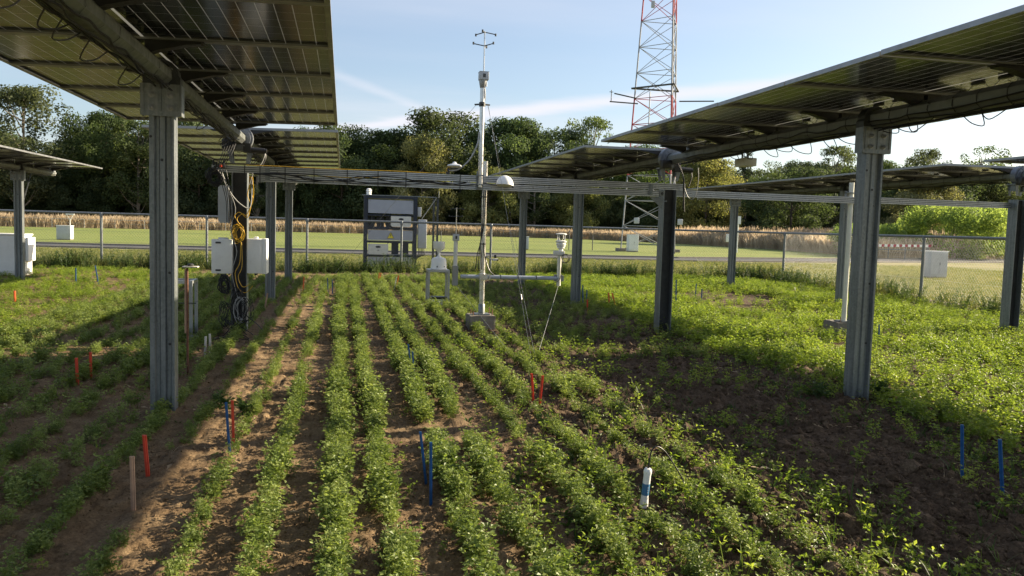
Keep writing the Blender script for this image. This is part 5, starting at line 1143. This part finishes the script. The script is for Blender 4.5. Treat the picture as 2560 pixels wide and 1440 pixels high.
def tree(st, x, y, H, Rr, label, group='trees at the edge of the wood', cat='tree', name=None):
    (tm, cm), h0, r0 = VAR[st][tcount[0] % len(VAR[st])]; tcount[0] += 1
    t = empty(name or {'round': 'oak_tree', 'willow': 'willow_tree', 'open': 'ash_tree', 'conifer': 'spruce_tree', 'pine': 'pine_tree', 'shrub': 'shrub'}[st], (x, y, -.1), random.random() * 6.28, label, cat, group); t.scale = (Rr / r0, Rr / r0, H / h0)
    link('trunk', tm, t); link('crown', cm, t); return t
TREES = [('pine', -58, 124, 17, 6.5, 'feathery tree at the far left picture edge above the small tracker corner'), ('pine', -43.5, 124, 18.6, 6.8, 'tallest feathery tree at far left, rising above the small tracker corner'), ('round', -34.5, 130, 16.2, 6.0, 'dark round tree right of the tallest feathery one'), ('pine', -29, 126, 15.2, 5.6, 'dark tree left of the near left post'), ('round', -21, 128, 16, 6.5, 'round tree hidden mostly behind the near left post'), ('open', -12.5, 126, 14.5, 5.5, 'tree between the left posts under the panels'), ('round', -6, 130, 15.5, 5.6, 'round tree right behind the left drive post'),
 ('round', -.2, 127, 15.9, 6.2, 'loose greyish tree right of the left panel edge'), ('round', 6.2, 131, 15.8, 6.4, 'dark tree behind the pale willow, left side'), ('willow', 11.6, 123, 14.6, 4.6, 'pale olive willow in front of the tallest dome tree'), ('round', 15.6, 132, 19.4, 9.6, 'broad domed tree left of the mast, highest in the middle'), ('round', 26.5, 132, 18.8, 7.6, 'broad domed tree directly right of the mast'), ('round', 34.0, 132, 17.8, 7.2, 'domed tree right of the mast next to the feathery one'), ('willow', 22.0, 124, 10.5, 4.4, 'low olive tree below the two domes right of the mast'), ('open', 29.5, 125, 11.5, 4.4, 'low pale tree under the right dome'), ('willow', 36.0, 125, 10.8, 4.2, 'low olive tree left of the lattice tower'), ('open', 40.2, 131, 19.9, 4.6, 'tall airy tree just left of the lattice tower'),
 ('round', 49, 132, 15.5, 6.5, 'dark tree behind the lattice tower'), ('willow', 58, 124, 13.8, 5.4, 'olive tree right of the right drive post'), ('conifer', 66.0, 126, 15.6, 4.4, 'dark pointed spruce below the right panel'), ('open', 71.5, 126, 13.8, 4.6, 'pale tree next to the dark spruce'), ('round', 78, 128, 14.2, 5.6, 'dark round tree left of the drooping birch'), ('open', 83.5, 127, 16.9, 4.4, 'tall drooping birch left of the near right post'), ('round', 91, 128, 14.6, 6.0, 'dark tree right of the near right post'), ('pine', 105, 132, 17.8, 5.4, 'spiky tree showing above the far right panel'), ('round', 99, 120, 11.5, 5.6, 'round tree under the far right panel'), ('open', 113, 128, 18.5, 6, 'airy tree at the right picture edge'), ('round', 122, 126, 15, 7, 'dark tree beyond the right picture edge')]
KF = 1.14     # the wood stands a good way behind the lawn edge, clear of the meadow
for st_, x_, y_, h_, r_, l_ in TREES: tree(st_, x_ * KF, y_ * KF, h_ * KF, r_ * KF, l_)
# lower storey and deeper ranks: read as one dark mass
C_WOOD = proto_collection('wood_crowns', [v[0][1] for v in VAR['round']] + [VAR['open'][0][0][1]])
def mass(name, x0, x1, y0, y1, step, sc, label):
    P = []; S = []; Z = []; x = x0
    while x < x1: P.append((x, random.uniform(y0, y1), -1.6)); S.append(sc * random.uniform(.8, 1.2)); x += step * random.uniform(.7, 1.3)
    scatter(name, np.array(P), C_WOOD, np.array(S), tilt=.03, label=label, cat='wood')
mass('woodland_undergrowth', -85, 170, 146, 152, 2.8, .55, 'dark undergrowth closing the foot of the wood')
mass('woodland', -95, 185, 157, 166, 3.3, .90, 'dark inner wood behind the front trees')
mass('woodland', -105, 200, 170, 180, 5.0, .90, 'back of the wood seen through the gaps between front trees')
tree('shrub', 52.5, 62, 4.9, 4.6, 'bright green rounded bush behind the striped barrier', 'bushes by the road', 'bush', 'roadside_bush'); tree('shrub', 60, 66, 4.2, 4.2, 'green bush right of the large roadside bush', 'bushes by the road', 'bush', 'roadside_bush'); tree('shrub', 46.5, 65.5, 2.9, 3.0, 'low bush left of the large roadside bush', 'bushes by the road', 'bush', 'roadside_bush')
tree('round', 70, 88, 10.5, 5.5, 'dark rounded tree behind the roadside bush', 'trees near the road', 'tree'); tree('willow', 64, 80, 8.6, 3.8, 'sunlit yellow-green small tree above the roadside bush', 'trees near the road', 'tree'); tree('round', 58, 98, 10.5, 5.5, 'dark tree behind the meadow left of the near right post', 'trees near the road', 'tree'); tree('round', 82, 96, 11, 6, 'dark tree right behind the far right post', 'trees near the road', 'tree')
